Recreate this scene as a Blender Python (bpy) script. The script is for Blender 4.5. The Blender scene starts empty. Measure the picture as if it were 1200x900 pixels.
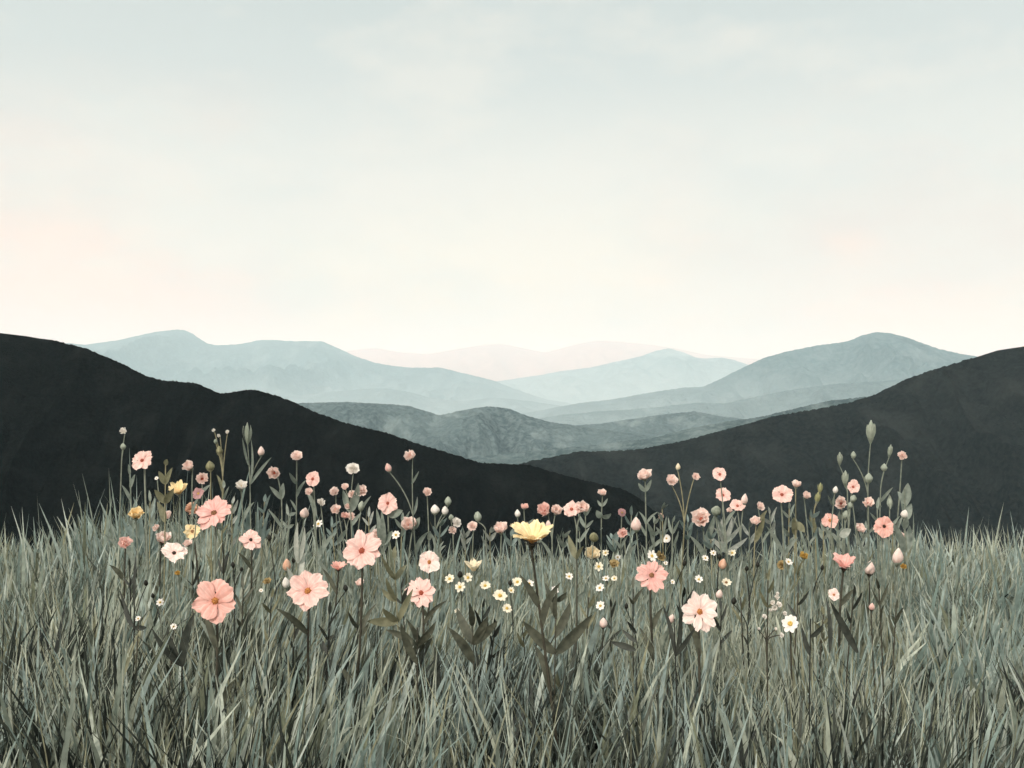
import bpy, math, random
import numpy as np
from mathutils import Vector, Matrix, Quaternion

random.seed(11)
RNG = np.random.default_rng(11)
SC = bpy.context.scene
COL = SC.collection
R = math.radians
F = 35.0 / 36.0 * 1200.0          # focal length in the picture's pixels
H = 0.95                          # eye height above the meadow

# ---------------------------------------------------------------- helpers
def at(x, y, d):
    return Vector(((x - 600.0) / F * d, d, H - (y - 450.0) / F * d))

class MB:
    """collects sheets and tubes; build() links them as ONE mesh object"""
    def __init__(self): self.v = []; self.f = []; self.uv = []; self.mi = []
    def sheet(self, rows, M=None, mi=0):
        n = len(rows); m = len(rows[0]); o = len(self.v)
        for i, r in enumerate(rows):
            for k, p in enumerate(r):
                p = Vector(p)
                self.v.append(M @ p if M is not None else p)
                self.uv.append((k / max(1, m - 1), i / max(1, n - 1)))
        for i in range(n - 1):
            for k in range(m - 1):
                a = o + i * m + k
                self.f.append((a, a + 1, a + m + 1, a + m)); self.mi.append(mi)
    def tube(self, pts, rad, sides=6, mi=0, cap=True):
        n = len(pts); rows = []
        up = Vector((0.31, 0.77, 0.55))
        for i, p in enumerate(pts):
            t = (pts[min(n - 1, i + 1)] - pts[max(0, i - 1)])
            t = t.normalized() if t.length > 1e-9 else Vector((0, 0, 1))
            a = t.cross(up)
            if a.length < 1e-4: a = t.cross(Vector((1, 0, 0)))
            a.normalize(); b = t.cross(a)
            r = rad[i] if hasattr(rad, '__len__') else rad
            rows.append([p + a * (r * math.cos(2 * math.pi * k / sides)) + b * (r * math.sin(2 * math.pi * k / sides)) for k in range(sides + 1)])
        self.sheet(rows, None, mi)
        if cap:
            for i, row in ((0, rows[0]), (n - 1, rows[-1])):
                o = len(self.v)
                for p in row[:-1]: self.v.append(p); self.uv.append((0.5, 0.5))
                self.f.append(tuple(range(o, o + sides))); self.mi.append(mi)
    def lathe(self, prof, M, sides=10, mi=0, wob=0.0):
        ph = random.uniform(0, 6.28)
        rows = []
        for (r, z) in prof:
            rows.append([(r * (1 + wob * math.sin(3 * 2 * math.pi * k / sides + ph)) * math.cos(2 * math.pi * k / sides),
                          r * (1 + wob * math.sin(3 * 2 * math.pi * k / sides + ph)) * math.sin(2 * math.pi * k / sides), z) for k in range(sides + 1)])
        self.sheet(rows, M, mi)
    def build(self, name, mats, parent=None, origin=None):
        me = bpy.data.meshes.new(name)
        o = Vector(origin) if origin is not None else Vector((0, 0, 0))
        me.from_pydata([tuple(p - o) for p in self.v], [], self.f)
        if not isinstance(mats, (list, tuple)): mats = [mats]
        for m in mats: me.materials.append(m)
        uvl = me.uv_layers.new(name='UVMap')
        li = np.zeros(len(me.loops), dtype=np.int32); me.loops.foreach_get('vertex_index', li)
        uvl.data.foreach_set('uv', np.array(self.uv, dtype=np.float32)[li].ravel())
        me.polygons.foreach_set('material_index', np.array(self.mi, dtype=np.int32))
        me.polygons.foreach_set('use_smooth', np.ones(len(me.polygons), dtype=bool))
        me.update()
        ob = bpy.data.objects.new(name, me); COL.objects.link(ob)
        if parent is not None: ob.parent = parent
        return ob

def empty(name, loc):
    o = bpy.data.objects.new(name, None); COL.objects.link(o)
    o.location = loc; o.empty_display_size = 0.02
    return o
def tag(o, label=None, cat=None, group=None, kind=None):
    if label: o['label'] = label
    if cat: o['category'] = cat
    if group: o['group'] = group
    if kind: o['kind'] = kind
    return o

# smooth value noise in numpy
_PERM = RNG.random((256, 256))
def vnoise(x, y):
    xi = np.floor(x).astype(int); yi = np.floor(y).astype(int)
    fx = x - xi; fy = y - yi
    fx = fx * fx * fx * (fx * (6 * fx - 15) + 10); fy = fy * fy * fy * (fy * (6 * fy - 15) + 10)
    a = _PERM[xi & 255, yi & 255]; b = _PERM[(xi + 1) & 255, yi & 255]
    c = _PERM[xi & 255, (yi + 1) & 255]; d = _PERM[(xi + 1) & 255, (yi + 1) & 255]
    return (a * (1 - fx) + b * fx) * (1 - fy) + (c * (1 - fx) + d * fx) * fy
def fbm(x, y, oct=4, gain=0.5):
    s = 0; a = 1; t = 0
    for k in range(oct):
        s = s + a * vnoise(x * 2 ** k + 17.3 * k, y * 2 ** k + 5.1 * k); t += a; a *= gain
    return s / t * 2 - 1

# ---------------------------------------------------------------- materials
def new_mat(name):
    m = bpy.data.materials.new(name); m.use_nodes = True
    nt = m.node_tree; nt.nodes.clear()
    out = nt.nodes.new('ShaderNodeOutputMaterial')
    return m, nt, out
def N(nt, t, **kw):
    n = nt.nodes.new(t)
    for k, v in kw.items():
        if k.startswith('i_'): n.inputs[k[2:].replace('_', ' ')].default_value = v
        else: setattr(n, k, v)
    return n
def rgba(c): return (c[0], c[1], c[2], 1.0)
def mixrgb(nt, fac, a, b):
    n = nt.nodes.new('ShaderNodeMix'); n.data_type = 'RGBA'
    for sock, v in ((n.inputs[0], fac), (n.inputs[6], a), (n.inputs[7], b)):
        if hasattr(v, 'is_output'): nt.links.new(v, sock)
        elif isinstance(v, (int, float)): sock.default_value = v
        else: sock.default_value = rgba(v)
    return n.outputs[2]
def ramp(nt, src, lo, hi):
    n = nt.nodes.new('ShaderNodeMapRange'); n.inputs[1].default_value = lo; n.inputs[2].default_value = hi
    nt.links.new(src, n.inputs[0]); return n.outputs[0]

def petal_mat(name, base, tip, heart, streak=0.5, trans=0.3):
    """veined petal: fine lighter and darker streaks run from the heart to the tip"""
    m, nt, out = new_mat(name); L = nt.links
    uv = N(nt, 'ShaderNodeUVMap'); uv.uv_map = 'UVMap'
    sep = N(nt, 'ShaderNodeSeparateXYZ'); L.new(uv.outputs[0], sep.inputs[0])
    mp = N(nt, 'ShaderNodeMapping'); mp.inputs['Scale'].default_value = (9, 0.9, 1); L.new(uv.outputs[0], mp.inputs[0])
    oi = N(nt, 'ShaderNodeObjectInfo')
    add = N(nt, 'ShaderNodeVectorMath', operation='ADD'); L.new(mp.outputs[0], add.inputs[0]); L.new(oi.outputs['Random'], add.inputs[1])
    nz = N(nt, 'ShaderNodeTexNoise'); nz.inputs['Scale'].default_value = 1.0; nz.inputs['Detail'].default_value = 3.0; L.new(add.outputs[0], nz.inputs[0])
    s = ramp(nt, nz.outputs[0], 0.38, 0.66)
    c = mixrgb(nt, s, base, tip)
    hv = ramp(nt, sep.outputs[1], 0.42, 0.02)
    mu = N(nt, 'ShaderNodeMath', operation='MULTIPLY'); L.new(hv, mu.inputs[0]); mu.inputs[1].default_value = streak
    c = mixrgb(nt, mu.outputs[0], c, heart)
    rim = N(nt, 'ShaderNodeMath', operation='MULTIPLY'); L.new(ramp(nt, sep.outputs[1], 0.80, 0.98), rim.inputs[0]); rim.inputs[1].default_value = .55
    c = mixrgb(nt, rim.outputs[0], c, [min(.93, q * 1.08) for q in tip])
    geo = N(nt, 'ShaderNodeNewGeometry')
    n2 = N(nt, 'ShaderNodeTexNoise'); n2.inputs['Scale'].default_value = 90.0; n2.inputs['Detail'].default_value = 2; L.new(geo.outputs['Position'], n2.inputs[0])
    hs = N(nt, 'ShaderNodeHueSaturation'); L.new(c, hs.inputs['Color'])
    L.new(ramp2(nt, n2.outputs[0], 0.3, 0.7, 0.86, 1.1), hs.inputs['Value'])
    b = N(nt, 'ShaderNodeBsdfPrincipled'); b.inputs['Roughness'].default_value = 0.62; b.inputs['Specular IOR Level'].default_value = 0.25
    L.new(hs.outputs[0], b.inputs['Base Color'])
    bp = N(nt, 'ShaderNodeBump'); bp.inputs['Strength'].default_value = 0.35; bp.inputs['Distance'].default_value = 0.002
    L.new(nz.outputs[0], bp.inputs['Height']); L.new(bp.outputs[0], b.inputs['Normal'])
    t = N(nt, 'ShaderNodeBsdfTranslucent'); L.new(hs.outputs[0], t.inputs[0])
    mx = N(nt, 'ShaderNodeMixShader'); mx.inputs[0].default_value = trans
    L.new(b.outputs[0], mx.inputs[1]); L.new(t.outputs[0], mx.inputs[2]); L.new(mx.outputs[0], out.inputs[0])
    return m
def ramp2(nt, src, lo, hi, a, b):
    n = nt.nodes.new('ShaderNodeMapRange'); n.inputs[1].default_value = lo; n.inputs[2].default_value = hi
    n.inputs[3].default_value = a; n.inputs[4].default_value = b
    nt.links.new(src, n.inputs[0]); return n.outputs[0]

def plant_mat(name, a, b, trans=0.15, scale=60.0, rough=0.65):
    m, nt, out = new_mat(name); L = nt.links
    geo = N(nt, 'ShaderNodeNewGeometry')
    nz = N(nt, 'ShaderNodeTexNoise'); nz.inputs['Scale'].default_value = scale; nz.inputs['Detail'].default_value = 3; L.new(geo.outputs['Position'], nz.inputs[0])
    c = mixrgb(nt, ramp(nt, nz.outputs[0], 0.35, 0.65), a, b)
    p = N(nt, 'ShaderNodeBsdfPrincipled'); p.inputs['Roughness'].default_value = rough; p.inputs['Specular IOR Level'].default_value = 0.3
    L.new(c, p.inputs['Base Color'])
    bp = N(nt, 'ShaderNodeBump'); bp.inputs['Strength'].default_value = 0.3; bp.inputs['Distance'].default_value = 0.002
    L.new(nz.outputs[0], bp.inputs['Height']); L.new(bp.outputs[0], p.inputs['Normal'])
    t = N(nt, 'ShaderNodeBsdfTranslucent'); L.new(c, t.inputs[0])
    mx = N(nt, 'ShaderNodeMixShader'); mx.inputs[0].default_value = trans
    L.new(p.outputs[0], mx.inputs[1]); L.new(t.outputs[0], mx.inputs[2]); L.new(mx.outputs[0], out.inputs[0])
    return m

PET = {
 'salmon': petal_mat('petal_salmon', (.80, .43, .36), (.88, .58, .51), (.62, .22, .15)),
 'rose':   petal_mat('petal_rose', (.76, .41, .36), (.85, .58, .52), (.58, .22, .20)),
 'pink':   petal_mat('petal_pink', (.83, .53, .47), (.90, .69, .62), (.68, .30, .25)),
 'pale':   petal_mat('petal_pale', (.86, .66, .59), (.93, .82, .76), (.78, .46, .39)),
 'white':  petal_mat('petal_white', (.84, .80, .74), (.90, .87, .82), (.78, .70, .60)),
 'mauve':  petal_mat('petal_mauve',  (.46, .25, .25), (.56, .35, .34), (.36, .15, .16)),
 'peach':  petal_mat('petal_peach',  (.74, .44, .30), (.80, .58, .44), (.60, .30, .18)),
 'yellow': petal_mat('petal_yellow', (.86, .65, .34), (.92, .79, .52), (.70, .44, .15)),
 'cream':  petal_mat('petal_cream', (.82, .71, .50), (.88, .81, .64), (.70, .56, .30)),
 'daisy':  petal_mat('petal_daisy', (.82, .76, .58), (.88, .84, .72), (.72, .58, .28)),
 'gold':   petal_mat('petal_gold',   (.56, .36, .09), (.68, .48, .16), (.34, .17, .04)),
 'ochre':  petal_mat('petal_ochre',  (.40, .30, .14), (.50, .40, .21), (.26, .17, .06)),
 'sage':   petal_mat('bud_sage',     (.25, .29, .23), (.36, .40, .33), (.16, .20, .15), trans=.1),
 'olive':  petal_mat('bud_olive',    (.17, .17, .09), (.28, .27, .16), (.09, .09, .05), trans=.1),
 'lime':   petal_mat('bud_lime',     (.26, .27, .13), (.36, .36, .20), (.18, .18, .09), trans=.1),
 'dark':   petal_mat('bud_dark',     (.012, .013, .010), (.022, .022, .016), (.010, .010, .008), trans=.0),
}
STEM = {
 'g': plant_mat('stem_sage',  (.13, .155, .120), (.22, .245, .195), 0.05),
 'd': plant_mat('stem_brown', (.026, .026, .018), (.055, .05, .034), 0.0),
 'k': plant_mat('stem_black', (.010, .012, .010), (.022, .024, .019), 0.0),
 'o': plant_mat('stem_olive', (.17, .165, .095), (.27, .255, .16), 0.05),
}
LEAF = {
 'g': plant_mat('leaf_sage',  (.15, .185, .155), (.24, .275, .235), 0.2),
 'd': plant_mat('leaf_brown', (.050, .056, .040), (.100, .106, .076), 0.1),
 'k': plant_mat('leaf_black', (.020, .025, .021), (.045, .052, .042), 0.05),
 'o': plant_mat('leaf_olive', (.12, .125, .075), (.20, .20, .125), 0.2),
 'p': plant_mat('leaf_grey',  (.20, .225, .20), (.34, .36, .32), 0.2),
 'w': plant_mat('leaf_pale',  (.33, .36, .31), (.48, .50, .44), 0.25),
 't': plant_mat('leaf_teal',  (.13, .18, .165), (.21, .265, .245), 0.2),
}
CENT = {
 'orange': plant_mat('centre_orange', (.36, .13, .04), (.52, .24, .07), 0, 240),
 'red':    plant_mat('centre_red', (.28, .05, .035), (.42, .12, .06), 0, 240),
 'dark':   plant_mat('centre_dark', (.02, .015, .012), (.06, .035, .02), 0, 240),
 'yellow': plant_mat('centre_yellow', (.50, .33, .06), (.62, .44, .12), 0, 240),
 'brown':  plant_mat('centre_brown', (.16, .075, .035), (.30, .15, .07), 0, 240),
}
# ---------------------------------------------------------------- the plants, read off the picture
# head: (x, y, width, form, colour, pitch, yaw)  x, y, width in pixels of the 1200x900 picture
# pitch: degrees the blossom looks up (0 = at the viewer), yaw: degrees it turns to the right
G_BIG = 'large open pink flowers'
G_MID = 'pink blossoms above the grass'
G_PALE = 'small pale blossoms against the dark hill'
G_TINY = 'tiny white and cream flowers in the grass'
G_YEL = 'yellow flowers'
G_DARK = 'dark bud stalks in the grass'
G_POD = 'green seed heads'
G_LEAF = 'leafy plants in the meadow'
PL = []
def P(name, cat, label, heads, group=None, stem=None, j=None, bx=None, leaves=0, d=None, leafcol=None, extra=()):
    PL.append(dict(name=name, cat=cat, label=label, heads=heads, group=group, stem=stem, j=j, bx=bx,
                   leaves=leaves, d=d, leafcol=leafcol, extra=extra))

# --- large open flowers
P('cosmos_flower','flower','largest salmon flower with broad rounded petals and orange centre, low at the left',[(252.6,704,52,'open7','salmon',12,4)],G_BIG,'d',bx=250,leaves=2)
P('cosmos_flower','flower','large rose pink flower with ribbed petals, tilted up, on the upper left',[(251,602,44,'open11','rose',38,0)],G_BIG,'g',bx=248,leaves=2)
P('cosmos_flower','flower','large pale pink flower with pointed petals and red centre above a salmon cup',[(424,646,47,'open9','pink',28,6)],G_BIG,'d',bx=404,leaves=2)
P('cosmos_flower','flower','large pale pink flower with orange centre below the small salmon cup flower',[(361,693,47,'open9','pink',24,0)],G_BIG,'d',bx=368,leaves=1)
P('cosmos_flower','flower','mid pink wide flower with small brown centre directly below a whiter flower',[(493.6,695.6,40,'open9','pink',40,-4)],G_BIG,'d',bx=488,leaves=4)
P('cosmos_flower','flower','whitish pink flower with orange stamens just above the wide mid pink one',[(503,659,29,'open6','pale',22,8)],G_BIG,'d',bx=492,leaves=1)
P('cosmos_flower','flower','large rose pink many petalled flower with maroon centre, right of the meadow middle',[(763.6,674.4,39,'open12','rose',24,3)],G_BIG,'d',bx=776,leaves=2)
P('cosmos_flower','flower','large pale pink scalloped flower with grey red centre, lowest on the right side',[(819.8,717,44,'open10','pale',18,0)],G_BIG,'d',bx=822,leaves=1)
P('cosmos_flower','flower','rose pink fan shaped flower on a dark calyx at the right, seen from its side',[(989,666,35,'fan','rose',62,0)],G_BIG,'d',bx=985,leaves=1)
P('cosmos_flower','flower','pale pink flower with dark centre spot low on the left, beneath two small pink cups',[(204.4,648.6,31,'open7','pale',34,4)],G_BIG,'g',bx=213,leaves=1)
P('cosmos_flower','flower','pink flower with gaps between petals and black centre, right of the yellow cluster',[(294.4,633,29,'open8','pink',30,4)],G_BIG,'d',bx=296,leaves=1)
P('cosmos_flower','flower','pale pink open flower standing tall alone at the upper left end of the flowers',[(167,540,29,'open9','pink',26,-6)],G_MID,'g',bx=177,leaves=1)
P('cosmos_flower','flower','salmon flower with black centre standing tall at the far right',[(1035.6,617,26,'open6','salmon',18,4)],G_BIG,'g',bx=1044,leaves=1)
# --- yellow ones
P('buttercup','flower','large butter yellow flower with petals spread like a crown over a dark stem, centre',[(623,636,52,'crown','yellow',70,0)],G_YEL,'d',bx=668,leaves=3)
P('buttercup','flower','yellow lobed flower above the large rose flower, upper left',[(210,579,27,'fan','yellow',60,0)],G_YEL,'g',bx=214,leaves=2)
P('buttercup','flower','soft yellow cup shaped flower near the left end of the flowers',[(159,602,20,'cup','yellow',68,-5)],G_YEL,'g',bx=157,leaves=2)
P('buttercup','flower','pale yellow double flower with ochre heart, just below left of the large rose flower',[(225.6,623,23,'open9','yellow',28,6)],G_YEL,'d',bx=232,leaves=1)
P('lily','flower','cream lily shaped flower with pointed petals above the white daisies',[(555,661,20,'lily','cream',78,0)],G_YEL,'g',bx=553,leaves=1)
P('lily','flower','small cream peach cup in the grass, right of the big yellow flower',[(694,649,14,'cup','cream',64,10)],G_YEL,'g',bx=693)
P('buttercup','flower','small golden bloom with dark heart in the grass on the right side',[(941.8,652,11,'ball','gold',40,0)],G_YEL,'g',bx=944)
P('buttercup','flower','ochre round bloom in the grass left of the golden bloom with dark heart',[(916,662,10,'ball','ochre',40,0)],G_YEL,'g',bx=918)
P('buttercup','flower','yellow little bloom at the right end of the flowers beside a pale pink bud',[(1059,664,8,'ball','gold',40,0)],G_YEL,'g',bx=1056)
P('buttercup','flower','tiny golden bud below the pale pink flower with dark centre spot',[(208.4,672,8,'ball','gold',40,0)],G_YEL,'g',bx=208)
P('buttercup','flower','ochre small bud left above the large pale pink flower with orange centre',[(313,681,9,'ball','ochre',40,0)],G_YEL,'g',bx=314)
P('buttercup','flower','ochre bud touching the top right of the rose flower with maroon centre',[(775,652,12,'ball','ochre',30,0)],G_YEL,'g',bx=778)
P('buttercup','flower','ochre oval bloom in the grass between cream cup and rose flower',[(719.4,661,11,'ball','ochre',30,0)],G_YEL,'g',bx=716)

# --- mid pink blossoms
P('meadow_flower','flower','pink half open blossom with four lobes above the yellow lobed flower',[(221,546,17,'cup','pink',48,0)],G_MID,'g',bx=226)
P('meadow_flower','flower','small pink cup right below the four lobed pink blossom',[(237,560.6,11,'cup','pale',40,10)],G_MID,'g',bx=232)
P('meadow_flower','flower','mauve pink small blossom beside a pale pointed leaf, right of the yellow lobed flower',[(232.6,578.4,12,'open6','mauve',20,0)],G_MID,'g',bx=226,extra=[((237,580),(246,568),4)])
P('meadow_flower','flower','peach bud touching the upper left of the large rose flower',[(224.4,596.6,13,'cup','peach',50,20)],G_MID,'g',bx=214)
P('flower_bud','bud','pale pink egg shaped bud among teal leaves below the yellow lobed flower',[(197,604.4,12,'ball','pale',60,0)],G_MID,'g',bx=198)
P('flower_bud','bud','small round pink bud with a nick, left of the soft pink cup on the left',[(183.4,618.4,9.5,'ball','pale',40,0)],G_MID,'g',bx=186)
P('meadow_flower','flower','soft pink tilted cup on a curved dark stem, left side of the meadow',[(191.6,630.4,19,'cup','pink',50,18)],G_MID,'d',bx=176)
P('flower_bud','bud','pale pink bud hanging under the pale yellow double flower',[(220,637,11,'ball','pale',40,0)],G_MID,'g',bx=222)
P('meadow_flower','flower','round dusty rose blossom at the left end of the flowers',[(147,636.4,20,'ball','rose',30,0)],G_MID,'d',bx=146,leaves=1)
P('meadow_flower','flower','peach pink half open blossom tilted right, on a leafy branching stem',[(321,554,18,'cup','pink',25,-18)],G_MID,'g',j=(330,585),bx=332,leaves=3,extra=[((330,585),(332,566),7),((328,590),(316,570),5)])
P('meadow_flower','flower','pink blossom with dark red centre between the straight stemmed pale ball and white cluster',[(366.5,561.4,20,'open5','pink',14,0)],G_MID,'g',bx=380)
P('meadow_flower','flower','pink star shaped blossom with red speckled centre, above the whitish flowers',[(454.4,590,25,'open6','pink',18,5)],G_MID,'g',bx=463,leaves=1,extra=[((464,604),(472,598),9)])
P('meadow_flower','flower','pale pink rounded blossom below the tall forked stem',[(479.6,614.4,20,'cup','pale',40,0)],G_MID,'g',bx=488,extra=[((490,620),(492,606),8)])
P('meadow_flower','flower','pink frilled cup left above the big yellow flower',[(586.5,619,18,'cup','pink',58,0)],G_MID,'g',bx=587)
P('meadow_flower','flower','twin headed pink blossom on two pale stems above the big yellow flower',[(638,598,19,'cup','pink',30,-15),(652,598,13,'cup','pink',36,20),(642.4,614,7,'bud','pale',80,0)],G_MID,'g',j=(647,632),bx=648)
P('meadow_flower','flower','ruffled double pink blossom right of the twin headed blossom, against dark hill',[(670,597,24,'open8','pink',22,-8),(682,595,13,'cup','pink',30,18)],G_MID,'g',j=(676,622),bx=674)
P('flower_bud','bud','pink egg bud on a leaning stem left of the twin headed blossom',[(614.8,594,10.5,'ball','pink',60,0)],G_MID,'g',bx=624)
P('meadow_flower','flower','rose pink round blossom just above the grass, right of the meadow middle',[(730,624.4,16,'ball','rose',25,0)],G_MID,'g',bx=730)
P('meadow_flower','flower','pale pink split bud right above the rose round blossom',[(745.6,614.4,11,'bud2','pale',70,-12)],G_MID,'g',bx=752)
P('meadow_flower','flower','pink curled blossom on a stem with two white bracts beneath it',[(755,557,14,'cup','pale',40,8)],G_MID,'g',bx=760,leaves=5,extra=[((757,574),(748,566),4.5),((757,574),(763.5,562),4.5)])
P('meadow_flower','flower','branching olive stem with three heads, pink ball on its left arm',[(794.5,547,7,'bud','cream',80,0),(787.6,562.4,13,'ball','pink',30,0),(815,558.6,8.5,'cup','pink',50,0)],G_MID,'o',j=(802,613),bx=794)
P('meadow_flower','flower','pale pink tulip cup with pointed petal beside a broad sage leaf, right half',[(821.4,607,21,'cup','pale',40,-8)],G_MID,'g',bx=828,leaves=1,extra=[((826,640),(837,604),7)])
P('meadow_flower','flower','small pink blossom highest of the trio in front of the right dark hill',[(843.4,556,14,'open5','pink',22,-10)],G_MID,'g',bx=849)
P('meadow_flower','flower','pink cupped blossom, middle of the trio in front of the right dark hill',[(847,580.6,20,'open6','pink',26,0)],G_MID,'g',bx=858)
P('meadow_flower','flower','pink blossom with a bud at its upper right, lowest of the trio',[(864,593,18,'open6','pink',26,0),(872.5,585,9.5,'bud','pale',75,15),(855,598,7,'ball','pale',40,0)],G_MID,'g',j=(868,630),bx=868)
P('meadow_flower','flower','pink pointed star blossom standing alone right of the trio',[(916,580,25,'open6','pink',24,0)],G_MID,'g',bx=919,leaves=2)
P('meadow_flower','flower','salmon two lobed blossom low between green leaf and slim stems at right',[(972.8,610,19,'open4','salmon',20,-10)],G_MID,'g',bx=966)
P('meadow_flower','flower','pink wide blossom just below the tall green spike buds at right',[(999.6,570.7,18,'open6','pink',26,0)],G_MID,'g',bx=1003)
P('meadow_flower','flower','small pink blossom on a thin stem left below the wide pink one',[(985.6,589.6,14,'cup','pink',36,0)],G_MID,'g',bx=988)
P('meadow_flower','flower','pink upright bud blossom right of the tall spike stem, over a leaning stem',[(1017.6,589,11,'cup','pink',60,0)],G_MID,'g',bx=1024)
P('meadow_flower','flower','rose salmon cup on a black stem left under the large red centred flower',[(396.4,668,23,'fan','salmon',66,0)],G_MID,'d',bx=384,leaves=1)

# --- small pale blossoms on the dark
P('meadow_flower','flower','white topped bud above a green pod at the upper left end of the flowers',[(144.6,505,9,'ball','white',40,0),(144.3,523,7,'pod','sage',85,0)],G_PALE,'g',j=(142.5,540),bx=138)
P('meadow_flower','flower','pale round blossom on a perfectly straight stem with one side leaf, left',[(347.6,534,13,'ball','pale',30,0)],G_PALE,'g',bx=343,leaves=2,extra=[((347,562),(339,554),4.5)])
P('meadow_flower','flower','small pale blossom just under the pink blossom with dark red centre',[(362.6,576.5,10.5,'ball','pale',20,0)],G_PALE,'g',bx=375)
P('flower_bud','bud','pale pink striped closed bud leaning right over the grass, left of middle',[(357,601,9,'bud2','pale',60,30)],G_PALE,'g',bx=356)
P('meadow_flower','flower','white toothed cup right of the olive seed twig, above sage leaves',[(282.4,569,13,'cup','white',60,0)],G_PALE,'g',bx=280)
P('flower_bud','bud','tall grey green grass spike with slim side blades, left, with pale bud arm',[(290,508,9,'spike','sage',86,3),(306,528.6,9,'bud','pale',70,12)],G_PALE,'g',j=(293,568),bx=298,leaves=0,extra=[((291,545),(284,513),2.5),((292,550),(294,514),2.5),((301,552),(318,536),3.5)])
P('flower_bud','bud','small white bud on a curved stem between straight stem and white cluster',[(376,588.6,9.5,'ball','white',30,0)],G_PALE,'g',bx=384)
P('meadow_flower','flower','pale pink small blossom left of the white bud cluster',[(391.4,576,11.5,'ball','pale',30,0)],G_PALE,'g',bx=398)
P('meadow_flower','flower','white bud cluster of five heads around one leafy stem',[(413.4,549,13,'ball','white',30,0),(404.4,570.4,10,'ball','pale',30,-10),(412.6,579,10,'ball','pale',20,0),(424,575,14,'ball','pale',30,10),(407.6,593,7.5,'ball','pale',20,0)],G_PALE,'g',j=(411,600),bx=412,leaves=4,extra=[((410,594),(402,574),8),((412,592),(420,566),8)])
P('meadow_flower','flower','pale pink blossom low under the white bud cluster, on its left',[(394,597,12,'ball','pale',30,0)],G_PALE,'g',bx=400)
P('meadow_flower','flower','pair of pale pink blossoms side by side beneath the white bud cluster',[(403.6,604.6,9.5,'ball','pink',30,0),(411,605.4,11,'ball','pale',30,0)],G_PALE,'g',j=(406,622),bx=406)
P('flower_bud','bud','pale green closed bud with long tip, right of the white bud cluster',[(423.6,592.6,10,'bud','sage',70,30)],G_PALE,'g',bx=416,extra=[((425,590),(435,581),3)])
P('meadow_flower','flower','tall forked stem with pale blossom on top and leaning bud at left',[(481,534,15,'ball','pale',40,0),(455,548,9,'bud','pink',60,-25)],G_PALE,'g',j=(484,604),bx=497,leaves=1,extra=[((482.5,567),(491,552),2.6),((484,590),(489,582),3)])
P('meadow_flower','flower','pale ball blossom on a straight stem right of the tall forked stem',[(500.8,576.4,11.5,'ball','pale',30,0)],G_PALE,'g',bx=499,extra=[((499,632),(504,622),5)])
P('meadow_flower','flower','grey green branching stem with three pale seed heads, centre left',[(509.6,597,11,'pod','white',80,0),(525,587,10.5,'pod','sage',80,5),(521.4,598.4,9.5,'pod','white',80,5)],G_PALE,'g',j=(510,625),bx=507)
P('meadow_flower','flower','two stacked white pink blossoms with a grey bud, left of arching seed stem',[(535,612,11,'ball','white',30,0),(530.6,621.6,11,'ball','pale',30,0),(528.6,606,7,'pod','sage',70,0)],G_PALE,'g',j=(531,632),bx=531)
P('meadow_flower','flower','pale tooth edged ball on a white stem beside the arching seed stem',[(553.4,616.4,11.5,'ball','pale',30,0)],G_PALE,'g',bx=554)
P('meadow_flower','flower','small pale pink blossom touching the large red centred flower at upper right',[(441,626,12,'ball','pale',30,0)],G_PALE,'g',bx=444)
P('meadow_flower','flower','tiny pale bud with dark twin, left of the pink egg bud',[(606.4,601.6,8,'bud','white',80,-8)],G_PALE,'g',bx=614)
P('meadow_flower','flower','tiny pink flower topping a stem with paired broad sage leaves, centre right',[(706,577.6,8.5,'cup','pink',60,0)],G_PALE,'g',bx=714,leaves=0,extra=[((708,612),(699,598),7),((709,612),(716,602),7),((707,600),(700,586),3),((707,598),(712,584),3),((710,625),(705,620),4)])
P('meadow_flower','flower','tiny dusty pink star on a leaning stem above the rose round blossom',[(729,600.6,8.5,'open5','mauve',20,0)],G_PALE,'g',bx=737)
P('flower_bud','bud','tiny pink round bud left of the branching olive stem, above thin twigs',[(774.6,605,6.5,'ball','pink',30,0)],G_PALE,'g',bx=772)
P('meadow_flower','flower','tiny white blossom at the grass edge left of the branching olive stem base',[(781,631,9,'open5','white',20,0)],G_PALE,'g',bx=780)
P('flower_bud','bud','pale pink round bud below right of the trio of pink blossoms',[(891,593,9.5,'ball','pale',30,0)],G_PALE,'g',bx=890)
P('flower_bud','bud','pale pink bud beside a yellow green leaf, right of the trio',[(885.5,610.5,10,'cup','pale',40,0)],G_PALE,'o',bx=893,extra=[((893,640),(896,604),6),((895,612),(899,598),5)])
P('meadow_flower','flower','pale cup on an olive stem, left of a pair of slim tall stems at right',[(933.4,567.3,9.5,'cup','pale',60,0)],G_PALE,'o',bx=938)
P('meadow_flower','flower','pale heart shaped bloom on a slim stem leaning left, right half',[(945,580.6,9,'cup','pale',50,8)],G_PALE,'g',bx=942)
P('flower_bud','bud','tiny white bud above the salmon two lobed blossom on a forked stem',[(979,574,6.5,'bud','white',70,10)],G_PALE,'g',bx=973,extra=[((973,590),(970,580),2.5),((974,592),(978,580),2.5)])
P('meadow_flower','flower','pale pink toothed bloom on a leaning stem left of the black centred salmon flower',[(1008,619,11,'cup','pale',50,-6)],G_PALE,'g',bx=1022)
P('meadow_flower','flower','pale pink round blossom highest at the right end of the flowers',[(1057.5,534,12,'ball','pale',26,0)],G_PALE,'g',bx=1042)
P('meadow_flower','flower','white bud beside a green leaf at the right end, below the highest pale blossom',[(1060,602,9,'bud','white',60,0)],G_PALE,'g',bx=1056,extra=[((1056,618),(1062,606),6)])
P('meadow_flower','flower','pale pink double bud at the right end, right of the salmon black centred flower',[(1057.5,629,12,'ball','pale',30,0)],G_PALE,'g',bx=1055)
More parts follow.
